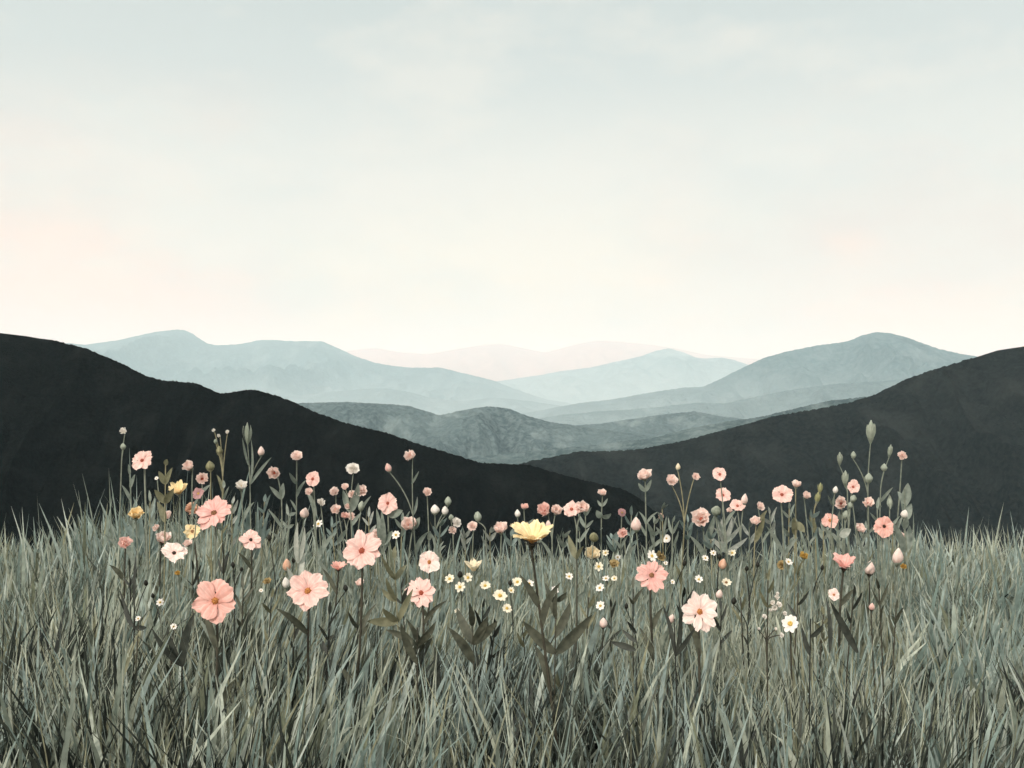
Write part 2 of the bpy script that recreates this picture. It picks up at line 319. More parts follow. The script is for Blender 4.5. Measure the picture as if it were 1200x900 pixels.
P('flower_bud','bud','pale pink oval bud at the right, left of the little yellow bloom',[(1052,652,11,'bud2','pale',75,0)],G_PALE,'g',bx=1050)
P('flower_bud','bud','pale pink oval bud right of the rose fan shaped flower',[(1019.4,665.7,11,'bud2','pale',75,0)],G_PALE,'d',bx=1017)
P('meadow_flower','flower','small pale pink blossom below the rose fan shaped flower',[(977,697,11.5,'open6','pale',20,0)],G_TINY,'g',bx=976)
P('flower_bud','bud','pale peach bud leaning in the grass left of the whitish large leaves',[(336,662,10,'bud2','peach',70,15)],G_TINY,'g',bx=334)
P('flower_bud','bud','small white bud above the large pale pink flower with orange centre',[(335,683,8,'bud2','white',70,0)],G_TINY,'g',bx=333)
P('flower_bud','bud','pale pink tiny tent shaped bud right of the rose salmon cup',[(422,683,9,'cup','pale',70,0)],G_TINY,'g',bx=424)

# --- tiny daisies
dais = [
 (527,678.4,12,'cream daisy with ochre eye, left of the pale daisy trio beside the whitish flower'),
 (539,688,12,'cream daisy lowest of the trio beside the whitish flower'),
 (548.4,677,12,'cream daisy upper right of the trio, below the lily shaped flower'),
 (568.6,686.4,12,'cream daisy with a small bud below it, right of the lily shaped flower'),
 (586,698,17,'largest cream daisy, double headed, left below the big yellow flower'),
 (594,713,12,'dull cream daisy facing down under the largest cream daisy'),
 (599,692,9,'small cream daisy just right of the largest cream daisy'),
 (606.4,682,12,'cream daisy left under the big yellow flower beside a dark seed'),
 (620.4,684,10,'white pink daisy directly below the big yellow flower'),
 (650,692,11,'white daisy cluster beside the dark leafy stem, right of centre'),
 (667,675.6,9,'white daisy with a dark leaf above it, right of the big yellow flower stem'),
 (701.6,664,12,'dull olive cream daisy below the small cream peach cup'),
 (710,678,8,'white daisy with dark spot, left one of a close pair'),
 (720,678,8,'pale cream daisy, right one of a close pair'),
 (703,689,10,'white oval daisy with yellow eye under the close pair of daisies'),
 (703.6,710,12,'white drooping daisy among the grass above a pink tinged bud'),
 (764,651.6,13,'white daisy sitting right above the rose flower with maroon centre'),
 (709.6,648,9,'bluish white daisy right of the small cream peach cup'),
 (724,653,7,'tiny round white daisy above the ochre oval bloom'),
 (819,679,10,'pale daisy with a leaf, above the lowest large pale flower on the right'),
 (851,682.6,12,'cream daisy with brown eye upper right of the lowest large pale flower'),
 (858,648,9,'cream daisy with yellow eye below the pink trio'),
 (836,648,7,'tiny yellow eyed daisy left below the pink trio'),
 (826.6,654,8,'white tiny daisy at the grass edge left of the yellow eyed daisies'),
 (924,658.5,9,'white slanting daisy between ochre bloom and golden bloom at right'),
 (926,731,20,'largest white daisy seen from the side, low on the right'),
 (187.6,706,10,'white daisy left of the largest salmon flower'),
 (162,725,7,'tiny white daisy low at the left end of the flowers'),
 (203.6,734.4,8,'white daisy below left of the largest salmon flower'),
 (535.6,716,6,'tiny white daisy alone beneath the cream daisy trio'),
 (443,730,6,'tiny white daisy low, left of the mid pink wide flower'),
 (373,614,11,'greenish white daisy on the grass edge right of the striped bud'),
 (464,627,12,'greenish seed daisy on the grass edge below the star shaped blossom'),
 (780,660,6,'tiny white daisy upper right of the rose flower with maroon centre'),
 (788,682,6,'tiny white daisy right of the rose flower with maroon centre'),
 (306,692,5,'tiny pinkish daisy left of the large pale flower with orange centre'),
 (183.6,560.6,5,'tiny white daisy right of the lone tall pale flower, upper left'),
]
for q in dais:
    x, y, w, lab = q
    P('daisy','daisy',lab,[(x,y,w,'daisy','daisy' if 'cream' in lab or 'dull' in lab else 'white',34,((x*7)%40)-20)],G_TINY,'g' if y<720 else 'd',bx=x+((x*3)%9)-4)
P('white_umbel','flower','cluster of tiny white florets on one stalk, low right, left above the side daisy',
  [(910,700,7,'ball','white',30,0),(905,706,6,'ball','white',30,0),(913,708,6,'ball','white',30,0),(908,712,6,'ball','white',30,0),(903,715,5,'ball','white',30,0),(911,696,5,'ball','white',30,0)],G_TINY,'g',j=(908,724),bx=906)
P('white_umbel','flower','loose spray of white specks on low stalk beneath the tiny white floret cluster',
  [(895.6,722.6,6,'ball','white',30,0),(889,737,5,'ball','white',30,0),(909,737,4.5,'ball','white',30,0),(916,744,5,'ball','white',30,0)],G_TINY,'d',j=(898,752),bx=898)
P('flower_bud','bud','white bud standing between the tiny floret cluster and the side daisy',[(919.7,718.6,5,'ball','white',30,0)],G_TINY,'g',bx=920)
P('flower_bud','bud','pink tinged white bud, lowest in the grass under the drooping daisy',[(707,730,8,'bud2','pale',75,0)],G_TINY,'d',bx=706)
P('flower_bud','bud','pale pink leaf like bud left of the lowest large pale flower',[(787,725,7,'bud2','pale',60,20)],G_TINY,'d',bx=786)
P('flower_bud','bud','pale pink slim bud beside the upper right rim of the lowest large pale flower',[(843,696,7,'bud2','pale',65,15)],G_TINY,'g',bx=842)
P('flower_bud','bud','pinkish oval bud behind a dark bud below the pink trio',[(847,661,8,'bud2','peach',65,15)],G_TINY,'g',bx=848)
P('flower_bud','bud','tiny salmon bud alone in the grass under the oval bud right of the fan flower',[(1021.6,711,6,'bud2','pink',70,0)],G_TINY,'d',bx=1020)

# --- green seed heads
P('pod_plant','seed pod','round olive seed head left of the white toothed cup, against dark hill',[(246,546,12,'pod','olive',70,0)],G_POD,'o',bx=260)
P('pod_plant','seed pod','olive twig with cup shaped pod and white flecks above it, left',[(257,528,9,'pod','olive',80,0),(250.4,504.4,5,'ball','white',30,0),(256.6,510.4,5,'ball','white',30,0),(266.4,506,4.5,'ball','white',30,0),(252.6,517,5,'pod','sage',60,0)],G_POD,'o',j=(261,560),bx=262)
P('pod_plant','seed pod','grey seed head on an arching stem above the grass, meadow middle',[(560,605,11,'pod','sage',80,-10)],G_POD,'g',j=(569,620),bx=569)
P('pod_plant','seed pod','tallest green pointed bud of the meadow on a long stem, far right',[(1020.5,505,14,'tallbud','sage',86,2),(1000,533,8,'pod','sage',75,-10),(1018,560,11,'pod','sage',80,0)],G_POD,'g',j=(1017,578),bx=1016)
P('pod_plant','seed pod','green spike with three closed buds leaning left, left of the tallest bud',[(984,537,8,'tallbud','sage',80,-14),(990.5,560,10,'tallbud','sage',80,-10)],G_POD,'g',j=(993,575),bx=1000)
P('pod_plant','seed pod','slim stem with two green buds, between tallest bud and right edge',[(1043,528,8,'tallbud','sage',76,14),(1036,547.5,8,'pod','sage',80,4)],G_POD,'g',j=(1032,572),bx=1029)
P('pod_plant','seed pod','green drooping pod with pale tip under the slim two budded stem',[(1043,589,9,'tallbud','sage',-80,4)],G_POD,'g',bx=1048)
P('pod_plant','seed pod','yellow green spike of closed buds right of the two slim pale stems',[(961,572,8,'tallbud','lime',80,12),(958,583,8,'tallbud','lime',78,20)],G_POD,'o',j=(954,600),bx=956,extra=[((955,620),(949,602),6)])
P('pod_plant','seed pod','round green bud below the wide pink blossom at right',[(1000,584,8.5,'pod','sage',60,0)],G_POD,'g',bx=998)
P('pod_plant','seed pod','dull olive seed head beside the twiggy sprout, above the cream peach cup',[(696,629,12,'pod','olive',40,0)],G_POD,'g',bx=694)
P('pod_plant','seed pod','curled grey green seed head left of the pink trio stems',[(839.4,598,13,'pod','sage',50,0)],G_POD,'g',bx=856)
P('pod_plant','seed pod','grey green cluster of closed buds on slim stem, far right over dark leaves',[(991,603,10,'pod','sage',60,0),(996,592,7,'pod','sage',70,0)],G_POD,'g',j=(990,620),bx=988)

# --- dark bud stalks in the front
dk = [
 (315.6,630,7,'dark thin stalk with black bud right of the gapped pink flower',(327,740)),
 (344,657,6,'dark stalk with black bud leaning right, above the large pale flower',(330,740)),
 (273,662,7,'black forked stalk with two buds above the largest salmon flower',(275,690)),
 (171,683,7,'short black bud low left, under the curved dark blade',(158,730)),
 (179,698,6,'dark hooked stalk left of the largest salmon flower',(190,740)),
 (405,689,8,'black bud on a slanting stalk joining the rose salmon cup stem',(388,725)),
 (539,673,8,'black round seed between the cream daisies',(541,700)),
 (598,683,7,'black seed left of the daisy under the big yellow flower',(600,712)),
 (802,660,7,'black bud on a long slanting stalk between rose flower and lowest pale flower',(781,725)),
 (734,710,7,'black bud on a curved stalk with side shoots, left below the rose flower',(747,757)),
 (843,652,6.5,'black round bud on a short stalk under the pink trio',(841,680)),
 (875,666,6,'small black bud left of a matching tall black stalk, right half',(877,690)),
 (888,662,6,'tall black curved stalk with bud, right half of the meadow',(877,715)),
 (963.6,665,6.5,'tall black branched stalk left of the rose fan shaped flower',(952,700)),
 (860,704,9,'black bent stalk with nodding bud right of the lowest large pale flower',(876,735)),
]
for x,y,w,lab,(jx,jy) in dk:
    P('seed_stalk','seed stalk',lab,[(x,y,w,'dark','dark',70,0)] + ([(283,667,6,'dark','dark',60,30)] if 'forked' in lab else []),G_DARK,'k',j=(jx,jy),bx=jx+(jx-x)*0.4,
      leaves=1 if y>690 else 0, leafcol='k')

# --- leafy plants (no blossom): leaves as (base, tip, width)
P('leafy_plant','plant','olive leafy sprig with upright leaves left of the yellow lobed flower',[],G_LEAF,'o',j=(194,545),bx=191,d=3.3,leafcol='o',extra=[((193,575),(186,552),7),((194,570),(202,548),6),((194,556),(196,538),5),((192,590),(181,574),8),((193,588),(204,572),7),((192,602),(184,588),8)])
P('leafy_plant','plant','sage sprout with two curved leaves left of the pink star blossom',[],G_LEAF,'g',j=(449,605),bx=450,d=3.3,leafcol='g',extra=[((449,632),(441,596),6),((450,630),(447,598),6),((450,640),(442,616),7),((450,645),(460,622),7)])
P('leafy_plant','plant','dark brown leaved plant with black stem right below the big yellow flower',[],G_LEAF,'d',j=(652,705),bx=650,d=2.3,leafcol='d',extra=[((648,735),(638,682),7),((652,712),(645,700),7),((654,710),(664,694),6),((652,750),(668,706),9),((648,760),(613,728),12),((654,760),(694,720),14),((660,722),(653,690),5)])
P('leafy_plant','plant','tall olive pointed leaf pair on a brown stem right of the big yellow flower',[],G_LEAF,'d',j=(676,655),bx=671,d=2.7,leafcol='o',extra=[((676,656),(666,627),7),((677,656),(684,640),4)])
P('leafy_plant','plant','twiggy grey sprout with needle leaves above the small cream peach cup',[],G_LEAF,'g',j=(679,622),bx=682,d=3.5,leafcol='g',extra=[((680,632),(691,618),3.5),((680,640),(675,630),3),((679,625),(676,616),3)])
P('leafy_plant','plant','bushy sage leaf clump under the pink trio',[],G_LEAF,'g',j=(850,612),bx=852,d=3.85,leafcol='p',extra=[((850,640),(836,618),5),((851,640),(845,608),5),((852,640),(858,606),5),((853,640),(868,616),5),((852,645),(830,628),5),((853,645),(876,630),5),((851,625),(848,602),4),((853,640),(863,604),4),((850,645),(840,606),4)])
P('leafy_plant','plant','yellow green folded leaf on a stalk below the two slim pale stems',[],G_LEAF,'o',j=(932,612),bx=931,d=3.4,leafcol='o',extra=[((931,610),(943,624),9),((931,625),(930,606),6)])
P('leafy_plant','plant','pale green broad leaf angled right, under the small pink blossom at right',[],G_LEAF,'g',j=(984,628),bx=980,d=3.3,leafcol='w',extra=[((979,632),(997,620),9)])
P('leafy_plant','plant','grey leaves crowding the right end of the flowers below the highest pale blossom',[],G_LEAF,'g',j=(1060,572),bx=1057,d=3.4,leafcol='g',extra=[((1058,592),(1064,566),10),((1058,600),(1052,576),8),((1058,612),(1068,590),9),((1057,640),(1046,612),9),((1058,640),(1066,616),9)])
P('leafy_plant','plant','thin bare twig fork left of the branching olive stem',[],G_LEAF,'g',j=(788,612),bx=787,d=3.5,leafcol='g',extra=[((787,630),(796,610),3),((787,620),(783,606),3),((788,640),(795,622),3),((787,615),(791,604),2.5)])
P('leafy_plant','plant','broad black green blades low at the left, under the hooked stalk',[],G_LEAF,'k',j=(214,735),bx=208,d=2.1,leafcol='k',extra=[((206,775),(228,718),11),((205,775),(196,735),8),((204,770),(178,736),7)])
P('leafy_plant','plant','tall olive plant with long drooping leaves between two large pink flowers',[],G_LEAF,'o',j=(462,655),bx=478,d=2.3,leafcol='o',extra=[((464,680),(446,650),6),((465,690),(476,662),6),((470,715),(447,690),7),((471,720),(449,713),9),((474,735),(430,728),10),((466,700),(452,676),6),((472,722),(484,690),7),((462,664),(463,640),5)])
P('leafy_plant','plant','dark leaf pair at the foot of the mid pink wide flower',[],G_LEAF,'d',j=(489,735),bx=487,d=2.1,leafcol='d',extra=[((488,765),(511,728),8),((487,765),(452,738),9),((488,770),(470,730),8),((489,750),(504,738),6)])
P('leafy_plant','plant','dark green spreading plant below the cream daisy trio',[],G_LEAF,'d',j=(553,712),bx=556,d=2.2,leafcol='d',extra=[((555,760),(535,712),10),((556,760),(572,722),9),((555,740),(550,706),7),((557,765),(583,728),10),((554,770),(525,735),10)])
P('leafy_plant','plant','curved black blade plant left below the lone dusty rose blossom',[],G_LEAF,'k',j=(158,690),bx=158,d=2.3,leafcol='k',extra=[((158,715),(160,646),4),((160,735),(145,712),5),((158,740),(140,690),4),((160,745),(172,735),6)])
P('leafy_plant','plant','large pale whitish leaves above left of the large pale flower with orange centre',[],G_LEAF,'g',j=(349,660),bx=347,d=3.0,leafcol='w',extra=[((347,690),(357,648),8),((346,690),(336,664),6),((352,640),(349,612),6),((350,640),(357,618),5)])
P('leafy_plant','plant','dark leaning leaves low on the right of the white side daisy',[],G_LEAF,'k',j=(950,725),bx=949,d=2.2,leafcol='k',extra=[((950,750),(965,731),6),((972,765),(968,700),5),((1005,765),(973,705),8),((950,770),(940,735),5)])
P('leafy_plant','plant','arching black blades around the foot of the rose flower with maroon centre',[],G_LEAF,'k',j=(790,725),bx=793,d=2.15,leafcol='k',extra=[((800,765),(776,708),5),((799,765),(795,700),4),((745,762),(715,752),7),((746,752),(730,738),5),((746,742),(735,728),4),((800,770),(815,735),5)])
P('leafy_plant','plant','teal leaves rising at the left behind the large rose flower',[],G_LEAF,'g',j=(300,600),bx=297,d=3.75,leafcol='t',extra=[((297,650),(289,596),6),((298,640),(308,604),7),((296,645),(277,616),6),((299,640),(318,618),6),((298,655),(283,604),5),((298,655),(314,598),5),((297,660),(302,588),4),((297,660),(293,584),4)])
P('leafy_plant','plant','teal leaves beneath the soft yellow cup at the left end of the flowers',[],G_LEAF,'g',j=(170,620),bx=172,d=3.75,leafcol='t',extra=[((170,660),(150,612),6),((171,660),(165,594),5),((172,660),(186,608),6),((173,660),(198,622),6),((171,660),(141,604),5),((172,660),(177,590),4),((171,660),(156,582),4),((171,660),(182,584),4)])

# --- slender weeds along the back edge of the grass and dark ones low in it; alike within each kind
G_WEED = 'slender sage weeds along the grass edge'
G_DWEED = 'dark slender weeds low in the grass'
wr = random.Random(5)
for wx, wy in ((152,556),(176,588),(262,572),(272,590),(310,588),(338,604),(389,618),(432,606),(446,630),(471,610),(516,616),(545,630),(574,624),(599,628),(630,622),(660,630),(686,604),(718,632),(740,604),(767,614),(776,596),(806,612),(833,632),(878,618),(902,602),(925,596),(951,606),(965,622),(982,612),(1012,622),(1028,596),(1046,622),(1061,582)):
    top = wy; foot = 655
    ex = []
    for k in range(wr.choice((3, 4, 5))):
        t = .12 + .75 * k / 5
        ly = top + (foot - top) * t; s = -1 if k % 2 else 1
        ex.append(((wx, ly), (wx + s * wr.uniform(5, 10), ly - wr.uniform(9, 17)), wr.uniform(2.6, 4.6)))
    ex.append(((wx, top + 3), (wx + wr.uniform(-3, 3), top - wr.uniform(7, 14)), wr.uniform(2.6, 4)))
    P('weed', 'weed', 'slender sage weed with narrow leaves standing above the back edge of the grass', [], G_WEED, wr.choice('ggo'), j=(wx, top), bx=wx + wr.uniform(-8, 8), d=wr.uniform(3.5, 4.3), leafcol=wr.choice('ggpt'), extra=ex)
for wx, wy in ((152,668),(226,668),(262,650),(285,690),(318,700),(345,735),(386,720),(420,712),(470,690),(566,712),(580,735),(612,735),(690,700),(716,712),(742,690),(800,700),(845,715),(868,700),(900,680),(935,695),(965,720),(1000,700),(1030,690),(1050,715)):
    ex = []
    for k in range(wr.choice((2, 3, 4))):
        ly = wy + 12 + k * 13; s = -1 if k % 2 else 1
        ex.append(((wx, ly), (wx + s * wr.uniform(6, 14), ly - wr.uniform(12, 24)), wr.uniform(2.5, 4.5)))
    ex.append(((wx, wy + 3), (wx + wr.uniform(-4, 4), wy - wr.uniform(9, 18)), wr.uniform(2.4, 4)))
    P('weed', 'weed', 'thin dark weed with narrow leaves rising among the front grass', [], G_DWEED, wr.choice('kdd'), j=(wx, wy), bx=wx + wr.uniform(-14, 14), d=wr.uniform(2.45, 2.95), leafcol=wr.choice('kddo'), extra=ex)
# ---------------------------------------------------------------- the land
GY = np.array([-3000, -60, -20, 0, 4.9, 6.5, 10, 20, 60, 150, 400, 1000, 3000, 17500.])
GZ = np.array([-70, -2, -0.4, 0, 0, -.35, -2.0, -7, -34, -58, -95, -135, -185, -270.])
def ground_z(x, y):
    x = np.asarray(x, dtype=float); y = np.asarray(y, dtype=float)
    z = np.interp(y, GY, GZ)
    near = np.clip(1 - np.abs(y) / 40, 0, 1)
    return z + near * (0.05 * fbm(x * 0.9 + 40, y * 0.9 + 9, 3) - 0.02) + (1 - near) * np.minimum(np.abs(y) * 0.02, 6) * fbm(x / 90 + 3, y / 90, 4)

def grid_mesh(name, X, Y, Z, mat):
    n, m = X.shape
    co = np.stack([X, Y, Z], -1).reshape(-1, 3)
    i = np.arange(n - 1)[:, None] * m + np.arange(m - 1)[None, :]
    f = np.stack([i, i + 1, i + m + 1, i + m], -1).reshape(-1, 4)
    me = bpy.data.meshes.new(name)
    me.vertices.add(len(co)); me.vertices.foreach_set('co', co.astype(np.float32).ravel())
    me.loops.add(f.size); me.loops.foreach_set('vertex_index', f.astype(np.int32).ravel())
    me.polygons.add(len(f)); me.polygons.foreach_set('loop_start', (np.arange(len(f)) * 4).astype(np.int32))
    me.polygons.foreach_set('loop_total', np.full(len(f), 4, dtype=np.int32))
    me.polygons.foreach_set('use_smooth', np.ones(len(f), dtype=bool))
    me.update(calc_edges=True); me.validate()
    me.materials.append(mat)
    ob = bpy.data.objects.new(name, me); COL.objects.link(ob)
    return ob

def land_mat(name, a, b, c, big, small, bump=0.5, bdist=1.0, clear=0.0, rough=0.95, painted_mist=None):
    """woodland and heath: broad patches of two greens, pale grass in the clearings; valley mist is painted on as paler lower slopes"""
    m, nt, out = new_mat(name); L = nt.links
    geo = N(nt, 'ShaderNodeNewGeometry')
    def nz(scale, det=5.0, sq=1.0):
        mp = N(nt, 'ShaderNodeMapping'); mp.inputs['Scale'].default_value = (scale, scale * sq, scale)
        L.new(geo.outputs['Position'], mp.inputs[0])
        n = N(nt, 'ShaderNodeTexNoise'); n.inputs['Scale'].default_value = 1.0; n.inputs['Detail'].default_value = det
        n.inputs['Roughness'].default_value = 0.62; n.inputs['Distortion'].default_value = 0.4
        L.new(mp.outputs[0], n.inputs[0]); return n.outputs[0]
    n1 = nz(1.0 / big, 5.0, .4); n2 = nz(1.0 / small, 4.0); n3 = nz(2.3 / big, 6.0, .4)
    col = mixrgb(nt, ramp(nt, n1, 0.38, 0.62), a, b)
    col = mixrgb(nt, ramp(nt, n2, 0.40, 0.70), col, mixrgb(nt, 0.45, b, c))
    if clear > 0:
        mu = N(nt, 'ShaderNodeMath', operation='MULTIPLY'); L.new(ramp(nt, n3, 0.52, 0.68), mu.inputs[0]); mu.inputs[1].default_value = clear
        col = mixrgb(nt, mu.outputs[0], col, c)
    if painted_mist:  # valley mist painted into the colour: slopes turn paler towards their foot
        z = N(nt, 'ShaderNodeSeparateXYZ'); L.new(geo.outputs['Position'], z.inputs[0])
        ad = N(nt, 'ShaderNodeMath', operation='MULTIPLY_ADD'); L.new(n3, ad.inputs[0]); ad.inputs[1].default_value = (painted_mist[1] - painted_mist[0]) * 1.5
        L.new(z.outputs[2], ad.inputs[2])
        k = painted_mist[1] - painted_mist[0]
        col = mixrgb(nt, ramp(nt, ad.outputs[0], painted_mist[1] + k * .75, painted_mist[0] + k * .75), col, painted_mist[2])
    p = N(nt, 'ShaderNodeBsdfPrincipled'); p.inputs['Roughness'].default_value = rough; p.inputs['Specular IOR Level'].default_value = 0.0
    L.new(col, p.inputs['Base Color'])
    bp = N(nt, 'ShaderNodeBump'); bp.inputs['Strength'].default_value = bump; bp.inputs['Distance'].default_value = bdist
    L.new(n2, bp.inputs['Height']); L.new(bp.outputs[0], p.inputs['Normal'])
    L.new(p.outputs[0], out.inputs[0])
    return m

# the ground as one sheet out to beyond the farthest ridge
gy = np.unique(np.concatenate([-np.geomspace(3000, 2, 30), np.linspace(-2, 8, 50), np.geomspace(8, 17500, 110)]))
gu = np.linspace(-1, 1, 121)
GX = np.sign(gu)[None, :] * (np.abs(gu)[None, :] ** 1.6) * (12 + np.abs(gy)[:, None] * 1.15)
GYY = np.repeat(gy[:, None], len(gu), 1)
soil = land_mat('meadow_soil', (.022, .027, .022), (.035, .040, .030), (.045, .045, .032), 1.5, 0.06, 0.6, 0.02)
tag(grid_mesh('ground', GX, GYY, ground_z(GX, GYY), soil), kind='structure')

def ridge(name, pts, D, front, back, mat, rough=0.0, spur=0.22, seed=0, fuzz=0.0, foot=4.0, nx=520, nv=46, p=1.0, tailL=0, tailR=0):
    pts = sorted(pts); px = [q[0] for q in pts]; py = [q[1] for q in pts]
    xs = np.concatenate([np.linspace(-1500, 60, 110, endpoint=False), np.linspace(60, 1140, nx, endpoint=False), np.linspace(1140, 2700, 110)])
    # smooth curve through the traced outline (monotone-ish cubic by repeated averaging of a dense polyline)
    dense = np.linspace(px[0], px[-1], 2000); dv = np.interp(dense, px, py)
    k = np.ones(15) / 15.0
    for _ in range(2):
        dv = np.convolve(np.pad(dv, 7, mode='edge'), k, mode='valid')
    y = np.interp(xs, dense, dv)
    oL = np.clip(px[0] - xs, 0, None); oR = np.clip(xs - px[-1], 0, None)
    w = vnoise(xs / 210.0 + seed * 3.7, xs * 0 + seed) * 2 - 1
    y = y + tailL * oL + tailR * oR + w * 10 * np.clip((oL + oR) / 120.0, 0, 1)
    X0 = (xs - 600) / F * D
    cz = H - (y - 450) / F * D
    unit = D / F                                   # metres per picture pixel at the crest
    cz = cz + rough * unit * fbm(xs / 22.0 + seed, xs * 0 + seed * 2.1, 4)
    v = np.concatenate([-np.linspace(1, 0, nv // 2, endpoint=False) ** 1.3, np.linspace(0, 1, nv) ** 1.25])
    Xg = np.repeat(X0[None, :], len(v), 0)
    Yg = np.where(v[:, None] >= 0, D - front * v[:, None], D - back * v[:, None]) + 0 * Xg
    t = np.abs(v)[:, None]
    base = np.interp(np.where(v >= 0, D - front, D + back), GY, GZ)[:, None] - foot
    c = cz[None, :]
    c2 = np.maximum(c, base - 3)
    Zg = c2 - (c2 - base) * t ** p
    env = np.sin(np.pi * np.clip(t, 0, 1)) ** 0.8
    wx = fbm(Xg / (unit * 170) + seed * 3, t * 2.2 + seed, 3) * .55
    g1 = np.abs(fbm(Xg / (unit * 95) + seed * 5 + .9 * t + wx, t * 1.3 + seed + wx, 4))
    g2 = np.abs(fbm(Xg / (unit * 34) + seed * 2 - .7 * t + wx * 2, t * 3.4 + seed * 4, 4))
    sp = 2.2 * g1 + .75 * g2 - .55
    Zg = Zg - np.maximum(c2 - base, 0) * spur * env * sp
    if fuzz > 0:
        Zg = Zg + fuzz * (fbm(Xg / fuzz / 1.7, Yg / fuzz / 1.7 + seed, 3)) 
    ob = grid_mesh(name, Xg, Yg, Zg, mat)
    return tag(ob, kind='structure')

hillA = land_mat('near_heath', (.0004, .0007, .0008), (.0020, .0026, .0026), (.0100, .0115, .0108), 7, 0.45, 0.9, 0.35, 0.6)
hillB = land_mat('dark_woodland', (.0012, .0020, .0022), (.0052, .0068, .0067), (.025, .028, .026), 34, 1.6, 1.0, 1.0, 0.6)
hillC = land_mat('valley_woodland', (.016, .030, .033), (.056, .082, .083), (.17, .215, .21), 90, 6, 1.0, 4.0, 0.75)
hillD = land_mat('blue_woodland', (.006, .024, .030), (.038, .072, .080), (.14, .18, .185), 260, 18, 0.9, 12.0, 0.65, painted_mist=(-120, 60, (.19, .24, .245)))
hillE = land_mat('far_woodland', (.006, .028, .036), (.042, .080, .090), (.22, .28, .29), 520, 50, 0.9, 30.0, 0.8, painted_mist=(-100, 160, (.22, .28, .285)))
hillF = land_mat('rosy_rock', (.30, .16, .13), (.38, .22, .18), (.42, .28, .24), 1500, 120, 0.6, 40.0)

ridge('near_hill', [(60,398),(100,408),(137,423),(154,432),(170,440),(186,445),(210,447),(230,449),(242,454),(256,461),(270,460),(288,457),(302,457),(322,463),(346,472),(370,483),(410,497),(450,506),(490,520),(530,532),(562,542),(582,543),(622,545),(650,554),(690,564),(726,572),(744,580),(765,597),(800,622),(860,660)],
      130, 62, 60, hillA, rough=.35, spur=.17, seed=1, fuzz=.14, nx=1300, nv=150, tailL=-.12, tailR=.5)
ridge('dark_hill', [(520,566),(560,556),(600,547),(618,541),(650,535),(678,529),(710,529),(750,526),(790,519),(830,509),(870,498),(910,487),(934,483),(960,479),(990,473),(1022,464),(1062,444),(1110,428),(1180,408)],
      300, 140, 200, hillB, rough=.4, spur=.22, seed=2, fuzz=.36, nx=1100, nv=110, tailL=.22, tailR=-.1)
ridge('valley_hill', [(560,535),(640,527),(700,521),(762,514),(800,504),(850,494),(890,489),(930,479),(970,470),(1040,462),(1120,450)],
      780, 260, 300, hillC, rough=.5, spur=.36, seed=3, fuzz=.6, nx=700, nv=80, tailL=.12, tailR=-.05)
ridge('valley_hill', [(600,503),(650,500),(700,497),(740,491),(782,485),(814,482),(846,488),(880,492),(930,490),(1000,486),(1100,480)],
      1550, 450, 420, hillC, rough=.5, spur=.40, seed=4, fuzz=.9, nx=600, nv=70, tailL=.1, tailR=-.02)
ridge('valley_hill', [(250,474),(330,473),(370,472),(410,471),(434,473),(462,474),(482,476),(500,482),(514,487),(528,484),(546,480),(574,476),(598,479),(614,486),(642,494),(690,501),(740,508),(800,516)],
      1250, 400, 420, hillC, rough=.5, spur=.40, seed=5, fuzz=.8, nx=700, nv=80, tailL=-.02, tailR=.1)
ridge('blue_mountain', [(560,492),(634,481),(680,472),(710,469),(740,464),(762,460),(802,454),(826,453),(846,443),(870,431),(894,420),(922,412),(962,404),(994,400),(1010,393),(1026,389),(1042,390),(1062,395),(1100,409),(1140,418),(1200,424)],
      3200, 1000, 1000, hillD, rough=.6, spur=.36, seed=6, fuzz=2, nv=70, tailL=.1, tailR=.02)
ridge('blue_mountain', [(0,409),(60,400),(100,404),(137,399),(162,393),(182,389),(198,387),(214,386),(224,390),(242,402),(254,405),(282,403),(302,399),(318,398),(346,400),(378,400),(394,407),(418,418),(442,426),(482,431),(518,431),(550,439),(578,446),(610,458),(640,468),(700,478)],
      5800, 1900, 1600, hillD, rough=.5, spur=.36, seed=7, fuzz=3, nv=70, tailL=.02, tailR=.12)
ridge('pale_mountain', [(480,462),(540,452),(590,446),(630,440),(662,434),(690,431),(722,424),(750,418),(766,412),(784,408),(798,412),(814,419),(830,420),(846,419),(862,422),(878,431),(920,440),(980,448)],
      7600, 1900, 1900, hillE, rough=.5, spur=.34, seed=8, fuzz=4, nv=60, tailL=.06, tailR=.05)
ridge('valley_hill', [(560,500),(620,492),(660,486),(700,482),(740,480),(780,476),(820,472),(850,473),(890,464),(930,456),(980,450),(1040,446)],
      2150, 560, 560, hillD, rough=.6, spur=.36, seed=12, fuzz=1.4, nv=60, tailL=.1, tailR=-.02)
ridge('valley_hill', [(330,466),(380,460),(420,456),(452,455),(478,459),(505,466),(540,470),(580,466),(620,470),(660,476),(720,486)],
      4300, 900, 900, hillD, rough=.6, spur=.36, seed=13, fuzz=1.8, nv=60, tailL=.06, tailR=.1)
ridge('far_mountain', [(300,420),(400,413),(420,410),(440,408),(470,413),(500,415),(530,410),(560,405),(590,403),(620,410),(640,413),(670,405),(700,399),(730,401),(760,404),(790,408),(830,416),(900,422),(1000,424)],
      11500, 2600, 2600, hillF, rough=.5, spur=.2, seed=9, nv=40, tailL=.01, tailR=.01)

